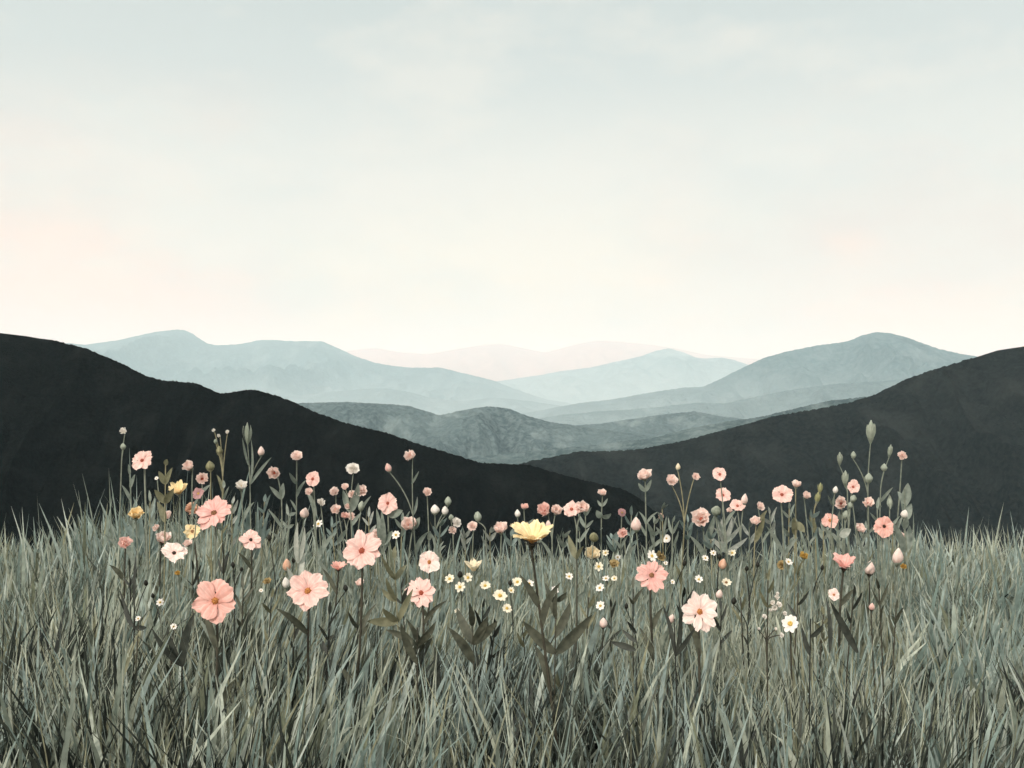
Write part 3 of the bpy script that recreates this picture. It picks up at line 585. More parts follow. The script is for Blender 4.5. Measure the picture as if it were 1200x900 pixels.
# ---------------------------------------------------------------- flower heads (local +Z looks out of the blossom)
def petal_rows(L, W, r0, cup, curl, notch=0.1, ruff=0.05, crease=0.12, nu=7, nv=8, pointed=0.0):
    rows = []; seed = random.uniform(0, 100); kk = random.choice((2.2, 3.1))
    r = r0; z = 0.0; pv = 0.0; pos = [(r, z)]
    for i in range(1, nv):
        v = i / (nv - 1); e = cup + curl * (v - 0.15)
        r += math.cos(e) * L / (nv - 1); z += math.sin(e) * L / (nv - 1); pos.append((r, z))
    for i in range(nv):
        v = i / (nv - 1)
        g = min(1.0, v / 0.62); g = g * g * (3 - 2 * g)
        hw = W / 2 * (0.42 + 0.58 * g)
        if v > 0.62:
            q = (v - 0.62) / 0.38
            hw *= math.sqrt(max(0.02, 1 - (0.55 + 0.42 * pointed) * q ** 2.4))
        row = []
        for k in range(nu):
            u = k / (nu - 1) * 2 - 1
            back = (abs(u) ** 3) * 0.13 * L * v * v + notch * L * 0.22 * max(0, v - .7) / .3 * (1 - math.cos(u * kk * math.pi + seed)) * 0.5
            e = cup + curl * (v - 0.15)
            rr, zz = pos[i]
            rr -= math.cos(e) * back; zz -= math.sin(e) * back
            dz = crease * W * (u * u) * v + 0.035 * W * math.cos(u * 3 * math.pi) * min(1, v * 2) + ruff * W * v * v * math.sin(u * 4.2 + seed)
            row.append((rr - math.sin(e) * dz, hw * u, zz + math.cos(e) * dz))
        rows.append(row)
    return rows
def rz(a): return Matrix.Rotation(a, 4, 'Z')
def head_matrix(c, pitch, yaw, roll=0.0):
    p = R(pitch); y = R(yaw)
    n = Vector((math.sin(y) * math.cos(p), -math.cos(y) * math.cos(p), math.sin(p)))
    q = Vector((0, 0, 1)).rotation_difference(n)
    return Matrix.Translation(c) @ q.to_matrix().to_4x4() @ rz(roll)
def dome(mb, M, r, h, bumps=16, mi=0):
    mb.lathe([(0.001, h), (r * .45, h * .9), (r * .8, h * .6), (r, h * .15), (r * .9, -h * .3), (0.001, -h * .35)], M, 10, mi, .06)
    for k in range(bumps):
        a = k * 2.399; q = r * math.sqrt((k + .5) / bumps) * .95
        p = M @ Vector((q * math.cos(a), q * math.sin(a), h * (1.0 - .55 * (q / r) ** 2)))
        s = r * .16
        T = Matrix.Translation(p) @ M.to_quaternion().to_matrix().to_4x4()
        mb.lathe([(0.0005, s * 1.3), (s * .8, s * .6), (s, -s * .2), (s * .6, -s)], T, 5, mi)

def part(mb, name, mat, parent, root):
    o = mb.build(name, mat, parent, origin=root); return o

def make_head(h, d, T, root, many, front):
    """parts of one blossom under thing T; a small blossom is one part (> centre, calyx)"""
    x, y, w, form, colr, pitch, yaw = h
    c = at(x, y, d)
    if form in ('ball', 'cup', 'bud2', 'open5', 'open6', 'open4') and w < 16: w *= 1.25
    if form in ('ball', 'cup'): pitch += random.uniform(-22, 14); yaw += random.uniform(-28, 28)
    if colr == 'pink' and w < 24 and form in ('ball', 'cup') and (int(x) % 5) < 3: colr = 'pale'
    if colr == 'rose' and w < 24 and form == 'ball': colr = 'pink'
    Rr = w / 2.0 / F * d
    roll = random.uniform(0, 6.28)
    M = head_matrix(c, pitch, yaw, roll) @ Matrix.Diagonal((random.uniform(.88, 1.12), random.uniform(.88, 1.12), random.uniform(.9, 1.1), 1)) @ rz(random.uniform(0, 6.28))
    axis = M.to_3x3() @ Vector((0, 0, 1))
    pm = PET[colr]; calm = STEM['k' if front == 'k' else ('d' if front == 'd' else 'g')]
    big = w >= 25
    bl = None
    if form.startswith('open') or form in ('fan', 'crown'):
        if form == 'fan': n, cup, curl, L0 = 10, R(52), R(-18), 1.02
        elif form == 'crown': n, cup, curl, L0 = 15, R(48), R(-34), 1.02
        else: n, cup, curl, L0 = int(form[4:]), R(10), R(-14), 1.0
        r0 = Rr * .04
        Lp = (Rr - r0) * L0 / (max(.62, math.cos(cup + curl * .4)) if form not in ('fan', 'crown') else .80)
        Wp = 2 * math.pi * Rr * .70 / n * 1.34
        if form == 'crown': Wp *= 1.3
        if n <= 6: Wp = min(Wp, Lp * 1.22)
        sheets = []
        for k in range(n):
            ln = Lp * random.uniform(.82, 1.08)
            rows = petal_rows(ln, Wp * random.uniform(.80, 1.12), r0, cup + random.uniform(-.14, .22), curl + random.uniform(-.35, .3),
                              notch=random.uniform(.15, .50), ruff=random.uniform(.06, .13), crease=.10 if n > 5 else .06, nu=9 if big else 6, nv=9 if big else 6,
                              pointed=0 if form == 'crown' else random.choice((0, 0, .2, .6)))
            sheets.append((rows, M @ rz(2 * math.pi * k / n + random.uniform(-.13, .13)) @ Matrix.Translation((0, 0, (k % 2) * Rr * .05 + random.uniform(0, .03) * Rr))))
        ck = {'salmon': 'orange', 'rose': 'brown', 'pink': 'red', 'pale': 'orange', 'yellow': 'brown'}.get(colr, 'yellow')
        if 'black centre' in T['label'] or 'dark centre' in T['label']: ck = 'dark'
        if 'orange centre' in T['label'] or 'orange stamens' in T['label']: ck = 'orange'
        if big and not many:
            for rows, MM in sheets:
                mb = MB(); mb.sheet(rows, MM); part(mb, 'petal', pm, T, root)
            if form not in ('fan', 'crown'):
                mb = MB(); dome(mb, M @ Matrix.Translation((0, 0, Rr * .03)), Rr * .17, Rr * .13, 18); part(mb, 'centre', CENT[ck], T, root)
            host = T
        else:
            mb = MB()
            for rows, MM in sheets: mb.sheet(rows, MM)
            host = part(mb, 'blossom', pm, T, root)
            if form != 'fan':
                mb = MB(); dome(mb, M @ Matrix.Translation((0, 0, Rr * .03)), Rr * .20, Rr * .16, 8); part(mb, 'centre', CENT[ck], host, root)
        mb = MB(); q = Rr
        mb.lathe([(q * .035, -q * .42), (q * .10, -q * .30), (q * .17, -q * .12), (q * .20, q * .0), (q * .12, q * .04)], M, 9)
        for k in range(6):
            mb.sheet(petal_rows(q * .36, q * .17, q * .12, R(18), R(10), 0, 0, .1, 4, 4, 1), M @ rz(k * 1.047) @ Matrix.Translation((0, 0, -q * .03)))
        part(mb, 'calyx', calm, host, root)
        return c - axis * Rr * .36
    mb = MB()
    if form == 'ball':
        for (n, cup, sc, rr) in random.choice((((5, 8, .98, .10), (4, 40, .84, .08), (4, 66, .66, .06)), ((4, 20, 1.0, .10), (4, 52, .85, .06)), ((6, 0, .95, .10), (5, 34, .8, .08), (3, 62, .66, .06)), ((3, 26, 1.05, .06), (4, 48, .9, .06)))):
            for k in range(n):
                mb.sheet(petal_rows(Rr * 1.02 * sc * random.uniform(.92, 1.06), Rr * 1.12 * sc, Rr * rr, R(cup + random.uniform(-8, 8)), R(62 if cup < 60 else 40), .25, .10, .12, 5, 6),
                         M @ rz(2 * math.pi * k / n + cup * .1) @ Matrix.Translation((0, 0, -Rr * .30)))
        host = part(mb, 'blossom', pm, T, root)
        mb = MB()
        mb.lathe([(Rr * .07, -Rr * .78), (Rr * .26, -Rr * .58), (Rr * .40, -Rr * .36), (Rr * .30, -Rr * .26)], M, 8)
        for k in range(5): mb.sheet(petal_rows(Rr * .5, Rr * .3, Rr * .2, R(30), R(40), 0, 0, .1, 4, 4, 1), M @ rz(k * 1.257) @ Matrix.Translation((0, 0, -Rr * .46)))
        part(mb, 'calyx', calm, host, root)
        return c - axis * Rr * .72
    if form == 'cup':
        for (n, cup, sc) in ((5, 40, 1.0), (4, 58, .95)):
            for k in range(n):
                mb.sheet(petal_rows(Rr * 1.45 * sc * random.uniform(.9, 1.06), Rr * 1.25, Rr * .10, R(cup + random.uniform(-6, 8)), R(28), .35, .10, .14, 6, 7, random.uniform(0, .6)),
                         M @ rz(2 * math.pi * k / n + cup * .1) @ Matrix.Translation((0, 0, -Rr * .62)))
        host = part(mb, 'blossom', pm, T, root)
        mb = MB(); dome(mb, M @ Matrix.Translation((0, 0, -Rr * .40)), Rr * .22, Rr * .3, 6); part(mb, 'centre', CENT['red' if colr in ('pink', 'rose', 'salmon', 'pale') else 'yellow'], host, root)
        mb = MB()
        mb.lathe([(Rr * .08, -Rr * 1.15), (Rr * .28, -Rr * .95), (Rr * .38, -Rr * .66), (Rr * .25, -Rr * .5)], M, 8)
        for k in range(5): mb.sheet(petal_rows(Rr * .6, Rr * .32, Rr * .2, R(48), R(20), 0, 0, .1, 4, 4, 1), M @ rz(k * 1.257) @ Matrix.Translation((0, 0, -Rr * .80)))
        part(mb, 'calyx', calm, host, root)
        return c - axis * Rr * 1.08
    if form == 'lily':
        for (n, cup, off) in ((3, 56, 0), (3, 70, 1.05)):
            for k in range(n):
                mb.sheet(petal_rows(Rr * 1.75, Rr * .9, Rr * .12, R(cup), R(-34), 0, .05, .16, 6, 8, 1.0), M @ rz(2.094 * k + off) @ Matrix.Translation((0, 0, -Rr * .95)))
        host = part(mb, 'blossom', pm, T, root)
        mb = MB(); mb.lathe([(Rr * .07, -Rr * 1.4), (Rr * .22, -Rr * 1.15), (Rr * .26, -Rr * .9), (Rr * .2, -Rr * .85)], M, 8); part(mb, 'calyx', calm, host, root)
        return c - axis * Rr * 1.35
    if form == 'daisy':
        n = random.choice((7, 8, 9))
        for k in range(n):
            mb.sheet(petal_rows(Rr * .86 * random.uniform(.85, 1.08), Rr * .56, Rr * .2, R(18 + random.uniform(-12, 14)), R(-10), .2, .08, .1, 5, 6), M @ rz(2 * math.pi * k / n + random.uniform(-.1, .1)))
        host = part(mb, 'blossom', pm, T, root)
        mb = MB(); dome(mb, M @ Matrix.Translation((0, 0, Rr * .05)), Rr * .28, Rr * .2, 7); part(mb, 'centre', CENT['brown' if 'brown eye' in T['label'] else 'yellow'], host, root)
        mb = MB(); mb.lathe([(Rr * .07, -Rr * .5), (Rr * .22, -Rr * .25), (Rr * .26, -Rr * .02)], M, 7); part(mb, 'calyx', calm, host, root)
        return c - axis * Rr * .45
    # closed buds, pods, dark buds, long buds: the axis runs along the bud
    asp = {'bud': 1.35, 'bud2': 1.45, 'pod': 1.15, 'dark': 1.35, 'tallbud': 2.5, 'spike': 4.2}[form]
    if form in ('tallbud', 'spike'): Rr *= .72
    if form == 'dark': Rr *= .85
    Hh = Rr * asp
    mb.lathe([(Rr * .10, -Hh), (Rr * .55, -Hh * .72), (Rr * .86, -Hh * .30), (Rr * .84, Hh * .1), (Rr * .58, Hh * .5), (Rr * .28, Hh * .82), (Rr * .06, Hh)], M, 10, 0, .07)
    for k in range(5):
        cupa = R(58 if form in ('pod', 'tallbud', 'spike') else 66)
        mb.sheet(petal_rows(Hh * random.uniform(1.5, 1.9), Rr * 1.15, Rr * .12, cupa, R(50), .2, .08, .16, 5, 7, .8), M @ rz(k * 1.257 + random.uniform(-.2, .2)) @ Matrix.Translation((0, 0, -Hh * .98)))
    host = part(mb, 'bud', pm, T, root)
    if form not in ('dark', 'spike'):
        mb = MB()
        mb.lathe([(Rr * .09, -Hh * 1.25), (Rr * .34, -Hh * 1.02), (Rr * .70, -Hh * .70), (Rr * .62, -Hh * .58)], M, 8)
        for k in range(5): mb.sheet(petal_rows(Hh * .62, Rr * .5, Rr * .34, R(62), R(40), 0, .05, .12, 4, 5, 1), M @ rz(k * 1.257 + .5) @ Matrix.Translation((0, 0, -Hh * .92)))
        part(mb, 'calyx', calm if form != 'pod' else STEM['o' if colr == 'olive' else 'g'], host, root)
        return c - axis * Hh * 1.2
    return c - axis * Hh * .96

def curve(p0, p1, p2, n=10):
    return [p0 * ((1 - t) ** 2) + p1 * (2 * t * (1 - t)) + p2 * (t * t) for t in [i / (n - 1) for i in range(n)]]
def leaf_sheet(mb, p0, p1, width, bend, n=9, fold=.22):
    ax = p1 - p0; L = ax.length
    if L < 1e-5: return
    side = ax.cross(Vector((random.uniform(-.35, .35), -1, random.uniform(-.2, .2)))).normalized()
    nor = side.cross(ax).normalized()
    ctrl = (p0 + p1) * .5 + side * bend * L + nor * random.uniform(-.10, .10) * L
    pts = curve(p0, ctrl, p1, n); rows = []
    for i, p in enumerate(pts):
        t = i / (n - 1)
        w = width * (math.sin(math.pi * min(1, .06 + .94 * t ** .8)) ** .8) * .5 + width * .03
        tn = (pts[min(n - 1, i + 1)] - pts[max(0, i - 1)]).normalized(); s = tn.cross(nor).normalized()
        rows.append([p - s * w + nor * fold * w, p - s * w * .5 + nor * fold * w * .35, p, p + s * w * .5 + nor * fold * w * .35, p + s * w + nor * fold * w])
    mb.sheet(rows)

CLEAR = []      # (x, depth, z) of heads: the grass in front stays lower than they are
def depth_for(pl):
    if pl['d']: return pl['d']
    ws = max(h[2] for h in pl['heads']); ys = [h[1] for h in pl['heads']]
    ylow = max(ys); tan = max(.02, (ylow - 450) / F)
    h0 = pl['heads'][0]
    if ws >= 25: d = min(3.3, max(2.05, 107.0 / ws))
    else: d = 3.25 + .75 * ((h0[0] * 37.7) % 1.0 if h0[0] % 1 else ((h0[0] * .618) % 1.0))
    gh = .34 if h0[0] > 330 else .43
    d = min(d, (H - gh) / tan) if tan > .1 else d
    return max(1.95, d)

for pl in PL:
    d = depth_for(pl)
    yy = min([h[1] for h in pl['heads']] + ([pl['j'][1]] if pl['j'] else []))
    bxp = pl['bx'] if pl['bx'] is not None else pl['heads'][0][0]
    bxp += random.uniform(-14, 14) if pl['leaves'] == 0 and not pl['j'] else 0
    X = (bxp - 600) / F * d
    gz = float(ground_z(X, d))
    root = Vector((X, d, gz))
    T = empty(pl['name'], root); tag(T, pl['label'], pl['cat'], pl['group'])
    st = pl['stem']; sm = STEM[st]
    px = d / F
    many = len(pl['heads']) > 1
    ends = [(make_head(h, d, T, root, many, st), h) for h in pl['heads']]
    for h in pl['heads']:
        CLEAR.append((at(h[0], h[1], d).x, d, at(h[0], h[1], d).z - h[2] / 2 * px, h[2] / 2 * px))
    wmax = max([h[2] for h in pl['heads']] + [9])
    rs = (0.55 + 0.020 * wmax) * px * (1.1 if st in 'dk' else 1.0)
    main = None
    mb = MB()
    if pl['j']:
        J = at(pl['j'][0], pl['j'][1], d)
        tipn = J
        main = curve(root, (root + J) * .5 + Vector((random.uniform(-4, 4) * px, 0, 0)), J, 12)
        mb.tube(main, [rs * (1.25 - .35 * i / 11) for i in range(12)], 6)
        part(mb, 'stem', sm, T, root)
        for (e, h) in ends:
            b = MB()
            dirn = (J - main[-2]).normalized()
            mid = J + dirn * (e - J).length * .5
            mid = mid * .6 + ((J + e) * .5) * .4
            pts = curve(J - dirn * rs * .5, mid, e, 9)
            b.tube(pts, [rs * (.95 - .3 * i / 8) for i in range(9)], 6)
            part(b, 'branch', sm, T, root)
    elif ends:
        e, h = ends[0]
        axis = (at(h[0], h[1], d) - e)
        mid = (root * .42 + e * .58) + Vector(((h[0] - bxp) * .12 * px + random.uniform(-9, 9) * px, random.uniform(-.02, .02), 0))
        main = curve(root, mid, e - axis * .05, 14)
        main.append(e + axis * .12)
        mb.tube(main, [rs * (1.2 - .35 * i / 14) for i in range(15)], 6)
        part(mb, 'stem', sm, T, root)
    lc = pl['leafcol'] or st
    for (p0, p1, wd) in pl['extra']:
        mb = MB()
        # spring the leaf from the nearest point of the stem
        a = at(p0[0], p0[1], d); b = at(p1[0], p1[1], d + random.uniform(-.06, .03))
        near = min(main, key=lambda q: (q - a).length)
        if (near - a).length < 22 * px: a = near
        if a.z < gz + .01: a = Vector((a.x, d, gz + .005))
        leaf_sheet(mb, a, b, wd * px * 1.05, random.uniform(-.10, .10))
        part(mb, 'leaf', LEAF.get(lc, LEAF['g']), T, root)
    nl = pl['leaves']
    if nl == 0 and pl['heads'] and not pl['extra'] and pl['group'] in (G_MID, G_PALE, G_POD): nl = random.choice((1, 2, 2, 3))
    for k in range(nl):
        i = random.randint(5, 10); a = main[i]
        s = 1 if (k + int(bxp)) % 2 else -1
        L = (20 + wmax * .8) * px * random.uniform(.7, 1.1)
        b = a + Vector((s * L * random.uniform(.25, .6), random.uniform(-.3, .1) * L, L * random.uniform(.55, .95)))
        mb = MB(); leaf_sheet(mb, a, b, L * random.uniform(.11, .17), -s * random.uniform(.05, .2))
        part(mb, 'leaf', LEAF.get(lc, LEAF['g']), T, root)

# ---------------------------------------------------------------- the grass: one mass nobody could count
def grass(name, n, dmin, dmax, hfun, wlo, whi, pal, seed, broad=0.0, bendlo=.05, bendhi=.45, segs=5, power=1.0):
    g = np.random.default_rng(seed)
    d = dmin + (dmax - dmin) * g.random(n) ** power
    x = (g.random(n) * 2 - 1) * (.62 * d + .65)
    cl = fbm(x * 2.6 + seed, d * 2.6, 3)
    keep = g.random(n) < np.clip(.75 + .9 * cl, .25, 1)
    d = d[keep]; x = x[keep]; cl = cl[keep]; n = len(d)
    h = hfun(x, d) * g.uniform(.55, 1.14, n) * (1 + .36 * cl) * (1 + .3 * fbm(x * .95 + 3, d * .5 + 8, 2))
    # keep blossoms in sight of the meadow path: grass standing right before a blossom is shorter
    C = np.array(CLEAR)
    for (cx, cd, cz, cr) in C:
        k = d / cd
        m = (d < cd + .05) & (d > 1.2) & (np.abs(x - cx * k) < cr + .025)
        lim = (H + (cz - H) * k) - .015
        h = np.where(m, np.minimum(h, np.maximum(lim, .05) * g.uniform(.7, 1.0, n)), h)
    w = g.uniform(wlo, whi, n) * np.clip(h / .3, .5, 1.2) * np.clip((d / 2.9) ** 1.3, .42, 1)
    az = g.random(n) * 2 * np.pi
    lean = g.uniform(bendlo, bendhi, n) * h
    ld = fbm(x * 1.4 + 7, d * 1.4 + seed, 2) * 5 + g.normal(0, .9, n)
    lx = np.cos(ld) * lean; ly = np.sin(ld) * lean
    sx = np.cos(az); sy = np.sin(az) * .7
    t = np.linspace(0, 1, segs + 1)
    prof = (1 - t ** 2.2) if broad == 0 else np.sin(np.pi * np.clip(.12 + .88 * t ** .85, 0, 1)) ** .8
    prof = np.maximum(prof, .04)
    gz = ground_z(x, d)
    droop = g.uniform(0, .5, n) * (g.random(n) < .35)
    V = np.zeros((n, segs + 1, 2, 3), dtype=np.float32)
    for i, tt in enumerate(t):
        cx_ = x + lx * tt ** 1.8; cy_ = d + ly * tt ** 1.8
        cz_ = gz - .01 + h * (tt - droop * tt ** 3)
        for s, sg in ((0, -.5), (1, .5)):
            V[:, i, s, 0] = cx_ + sg * sx * w * prof[i]
            V[:, i, s, 1] = cy_ + sg * sy * w * prof[i]
            V[:, i, s, 2] = cz_
    base = (np.arange(n) * (segs + 1) * 2)[:, None]
    q = np.array([[2 * i, 2 * i + 1, 2 * i + 3, 2 * i + 2] for i in range(segs)])
    Fc = (base[:, :, None] + q[None]).reshape(-1, 4)
    pal = np.array(pal)
    pick = np.clip(((fbm(x * 1.7 + 31 + seed, d * 1.7, 3) * 1.3 + .5) + g.normal(0, .2, n)), 0, .999)
    ci = (pick * len(pal)).astype(int)
    colr = pal[ci] * g.uniform(.84, 1.16, (n, 1))
    cols = np.repeat(colr[:, None, :], (segs + 1) * 2, 1).reshape(-1, 3)
    return V.reshape(-1, 3), Fc, cols

def hmead(x, d):
    left = np.clip((-x / d - .13) / .16, 0, 1) - .9 * np.clip((-x / d - .37) / .12, 0, 1)
    right = np.clip((x / d - .20) / .15, 0, 1)
    return .205 + .115 * left + .05 * right + .075 * np.clip((3.6 - d) / 1.6, 0, 1)
SAGE = [(.07, .085, .065), (.20, .24, .195), (.29, .325, .26), (.22, .285, .255), (.38, .42, .345), (.23, .235, .155), (.25, .315, .29), (.15, .16, .11), (.33, .36, .285)]
TEAL = [(.17, .23, .205), (.25, .315, .285), (.31, .375, .335), (.23, .275, .23), (.38, .43, .38), (.17, .19, .13)]
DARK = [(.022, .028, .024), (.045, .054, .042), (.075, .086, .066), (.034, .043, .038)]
sets = [
 grass('a', 30000, 1.5, 4.9, hmead, .005, .014, SAGE, 1, power=.8),
 grass('b', 15000, 1.5, 4.85, lambda x, d: hmead(x, d) * .95, .013, .028, TEAL + SAGE[1:7], 2, broad=1, bendhi=.4, power=.8),
 grass('h', 9000, 3.1, 4.85, lambda x, d: hmead(x, d) * .98, .006, .015, [(.36, .41, .345), (.42, .45, .375), (.32, .385, .35), (.30, .32, .25)], 10, broad=1, bendhi=.4),  # paler blades at the back paint in the misty, sunlit band
 grass('i', 5200, 1.6, 4.7, lambda x, d: hmead(x, d) * .8, .02, .036, TEAL + SAGE[1:5], 9, broad=1, bendhi=.8),
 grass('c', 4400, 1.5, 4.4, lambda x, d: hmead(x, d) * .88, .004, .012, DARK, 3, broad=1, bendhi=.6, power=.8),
 grass('d', 1800, 3.2, 4.9, lambda x, d: hmead(x, d) * 1.32, .0030, .007, SAGE, 4, power=.8),
 grass('g', 1300, 3.3, 4.7, lambda x, d: hmead(x, d) * 1.6, .008, .016, TEAL + SAGE[1:7], 8, broad=1, bendhi=.25),
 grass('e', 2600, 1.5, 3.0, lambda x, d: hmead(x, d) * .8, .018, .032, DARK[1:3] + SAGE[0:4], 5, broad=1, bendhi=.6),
 grass('f', 7500, 1.45, 2.75, lambda x, d: hmead(x, d) * .95, .006, .020, DARK, 6, broad=1, bendhi=.5),  # dark blades up front put the shade low in the meadow into colour
]
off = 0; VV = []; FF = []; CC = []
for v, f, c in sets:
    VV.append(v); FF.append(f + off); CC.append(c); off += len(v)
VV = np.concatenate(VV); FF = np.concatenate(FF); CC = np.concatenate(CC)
me = bpy.data.meshes.new('meadow_grass')
me.vertices.add(len(VV)); me.vertices.foreach_set('co', VV.astype(np.float32).ravel())
me.loops.add(FF.size); me.loops.foreach_set('vertex_index', FF.astype(np.int32).ravel())
me.polygons.add(len(FF)); me.polygons.foreach_set('loop_start', (np.arange(len(FF)) * 4).astype(np.int32))
me.polygons.foreach_set('loop_total', np.full(len(FF), 4, dtype=np.int32))
me.polygons.foreach_set('use_smooth', np.ones(len(FF), dtype=bool))
at_ = me.attributes.new('blade_colour', 'FLOAT_COLOR', 'POINT')
at_.data.foreach_set('color', np.concatenate([CC, np.ones((len(CC), 1))], 1).astype(np.float32).ravel())
me.update(calc_edges=True)
m, nt, out = new_mat('grass_blades')
a = N(nt, 'ShaderNodeAttribute'); a.attribute_name = 'blade_colour'
geo = N(nt, 'ShaderNodeNewGeometry')
nz = N(nt, 'ShaderNodeTexNoise'); nz.inputs['Scale'].default_value = 45; nz.inputs['Detail'].default_value = 3; nt.links.new(geo.outputs['Position'], nz.inputs[0])
hs = N(nt, 'ShaderNodeHueSaturation'); nt.links.new(a.outputs['Color'], hs.inputs['Color']); nt.links.new(ramp2(nt, nz.outputs[0], .3, .7, .75, 1.25), hs.inputs['Value'])
p = N(nt, 'ShaderNodeBsdfPrincipled'); p.inputs['Roughness'].default_value = .6; p.inputs['Specular IOR Level'].default_value = .25
nt.links.new(hs.outputs[0], p.inputs['Base Color'])
t = N(nt, 'ShaderNodeBsdfTranslucent'); nt.links.new(hs.outputs[0], t.inputs[0])
mx = N(nt, 'ShaderNodeMixShader'); mx.inputs[0].default_value = .25
nt.links.new(p.outputs[0], mx.inputs[1]); nt.links.new(t.outputs[0], mx.inputs[2]); nt.links.new(mx.outputs[0], out.inputs[0])
me.materials.append(m)
go = bpy.data.objects.new('meadow_grass', me); COL.objects.link(go)
tag(go, 'dense sage green meadow grass with broad blades covering the near slope', 'grass', kind='stuff')

# ---------------------------------------------------------------- the air
HAZE_DENSITY = 1.8e-4
HAZE_COLOR = (.68, .92, 1.0)
m, nt, out = new_mat('valley_haze')
vol = N(nt, 'ShaderNodeVolumePrincipled')
vol.inputs['Color'].default_value = rgba(HAZE_COLOR); vol.inputs['Density'].default_value = HAZE_DENSITY
vol.inputs['Absorption Color'].default_value = (1, 1, 1, 1)
vol.inputs['Anisotropy'].default_value = 0.0
nt.links.new(vol.outputs[0], out.inputs['Volume'])
x0, x1, y0, y1, z0, z1 = -25000, 25000, -3400, 18200, -290, 545
v = [Vector(q) for q in ((x0,y0,z0),(x1,y0,z0),(x1,y1,z0),(x0,y1,z0),(x0,y0,z1),(x1,y0,z1),(x1,y1,z1),(x0,y1,z1))]
me = bpy.data.meshes.new('haze'); me.from_pydata([tuple(q) for q in v], [], [(0,3,2,1),(4,5,6,7),(0,1,5,4),(1,2,6,5),(2,3,7,6),(3,0,4,7)])
me.materials.append(m)
hz = bpy.data.objects.new('haze', me); COL.objects.link(hz); tag(hz, 'pale blue haze filling the valley air', 'haze', kind='stuff')

# ---------------------------------------------------------------- sky and sun
SUN_EL, SUN_AZ = 28.0, 210.0       # behind the viewer's left shoulder, veiled by thin cloud
W = bpy.data.worlds.new('World'); SC.world = W; W.use_nodes = True
nt = W.node_tree; nt.nodes.clear(); L = nt.links
out = nt.nodes.new('ShaderNodeOutputWorld'); bg = nt.nodes.new('ShaderNodeBackground'); L.new(bg.outputs[0], out.inputs[0])
bg.inputs[1].default_value = 0.1
sky = nt.nodes.new('ShaderNodeTexSky'); sky.sky_type = 'NISHITA'; sky.sun_disc = False
sky.sun_elevation = R(SUN_EL); sky.sun_rotation = R(SUN_AZ); sky.air_density = 1.0; sky.dust_density = 2.0
tc = nt.nodes.new('ShaderNodeTexCoord'); sep = nt.nodes.new('ShaderNodeSeparateXYZ'); L.new(tc.outputs['Generated'], sep.inputs[0])
cr = nt.nodes.new('ShaderNodeValToRGB'); L.new(sep.outputs[2], cr.inputs[0])
K = 10.0
stops = [(0.0, (.81, .66, .485)), (.055, (.79, .67, .505)), (.12, (.765, .71, .59)), (.20, (.685, .68, .615)), (.29, (.535, .575, .55)), (.38, (.47, .525, .51)), (.55, (1.1, 1.1, 1.06)), (1.0, (2.3, 2.26, 2.14))]
el = cr.color_ramp.elements
while len(el) < len(stops): el.new(.5)
for e, (p_, c_) in zip(el, stops): e.position = p_; e.color = (c_[0] * K / 2, c_[1] * K / 2, c_[2] * K / 2, 1)
sc2 = nt.nodes.new('ShaderNodeVectorMath'); sc2.operation = 'SCALE'; sc2.inputs['Scale'].default_value = 2.0; L.new(cr.outputs[0], sc2.inputs[0])
def skynoise(scale, sq, det=4.0, off=0.0):
    mp = nt.nodes.new('ShaderNodeMapping'); mp.inputs['Scale'].default_value = (scale, scale, scale * sq); mp.inputs['Location'].default_value = (off, off * .7, off * .3)
    L.new(tc.outputs['Generated'], mp.inputs[0])
    n = nt.nodes.new('ShaderNodeTexNoise'); n.inputs['Scale'].default_value = 1.0; n.inputs['Detail'].default_value = det; n.inputs['Roughness'].default_value = .55
    L.new(mp.outputs[0], n.inputs[0]); return n.outputs[0]
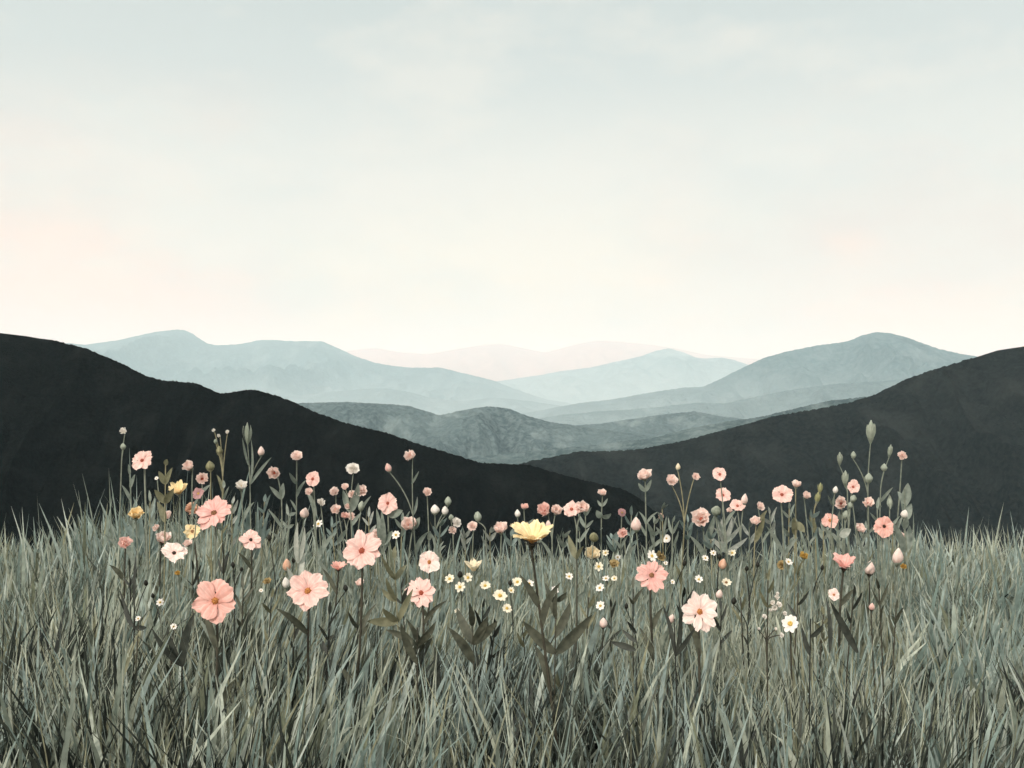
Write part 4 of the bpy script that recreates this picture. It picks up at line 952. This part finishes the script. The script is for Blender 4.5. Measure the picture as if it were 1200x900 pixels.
def mulv(a, b):
    n = nt.nodes.new('ShaderNodeMath'); n.operation = 'MULTIPLY'
    for s, q in ((0, a), (1, b)):
        if hasattr(q, 'is_output'): L.new(q, n.inputs[s])
        else: n.inputs[s].default_value = q
    return n.outputs[0]
c = sc2.outputs[0]
ab = nt.nodes.new('ShaderNodeMath'); ab.operation = 'ABSOLUTE'; L.new(sep.outputs[0], ab.inputs[0])
aside = ramp(nt, ab.outputs[0], .10, .30)                     # the blush lies to either side of the pale gap over the valley
low = mulv(ramp(nt, sep.outputs[2], .30, .03), aside)                     # warm veils hug the horizon
c = mixrgb(nt, mulv(mulv(ramp(nt, skynoise(4.2, 2.0, 5, 41.2), .40, .58), low), 1.0), c, (.84 * K, .58 * K, .47 * K))
c = mixrgb(nt, mulv(ramp(nt, skynoise(4.4, 2.2, 6, 9.4), .45, .64), .5), c, (.53 * K, .57 * K, .55 * K))
c = mixrgb(nt, mulv(ramp(nt, skynoise(5.6, 2.2, 6, 21.0), .47, .62), .55), c, (.69 * K, .67 * K, .60 * K))
c = mixrgb(nt, .06, c, sky.outputs[0])
L.new(c, bg.inputs[0])

sun = bpy.data.lights.new('sun', 'SUN'); sun.energy = 2.8; sun.angle = R(5); sun.color = (1.0, .93, .84)
so = bpy.data.objects.new('sun', sun); COL.objects.link(so)
dirv = Vector((math.sin(R(SUN_AZ)) * math.cos(R(SUN_EL)), math.cos(R(SUN_AZ)) * math.cos(R(SUN_EL)), math.sin(R(SUN_EL))))
so.rotation_euler = dirv.to_track_quat('Z', 'Y').to_euler()
so.location = (0, -5, 12)

# ---------------------------------------------------------------- camera
cam = bpy.data.cameras.new('camera'); cam.lens = 35.0; cam.sensor_width = 36.0
cam.clip_start = 0.05; cam.clip_end = 60000
co = bpy.data.objects.new('camera', cam); COL.objects.link(co)
co.location = (0, 0, H); co.rotation_euler = (R(90), 0, 0)
SC.camera = co
SC.view_settings.view_transform = 'Standard'; SC.view_settings.look = 'None'
SC.view_settings.exposure = 0.35; SC.view_settings.gamma = 1.0; SC.view_settings.use_curve_mapping = False
SC.cycles.volume_bounces = 3; SC.cycles.max_bounces = 8; SC.cycles.transparent_max_bounces = 8
SC.cycles.use_denoising = True
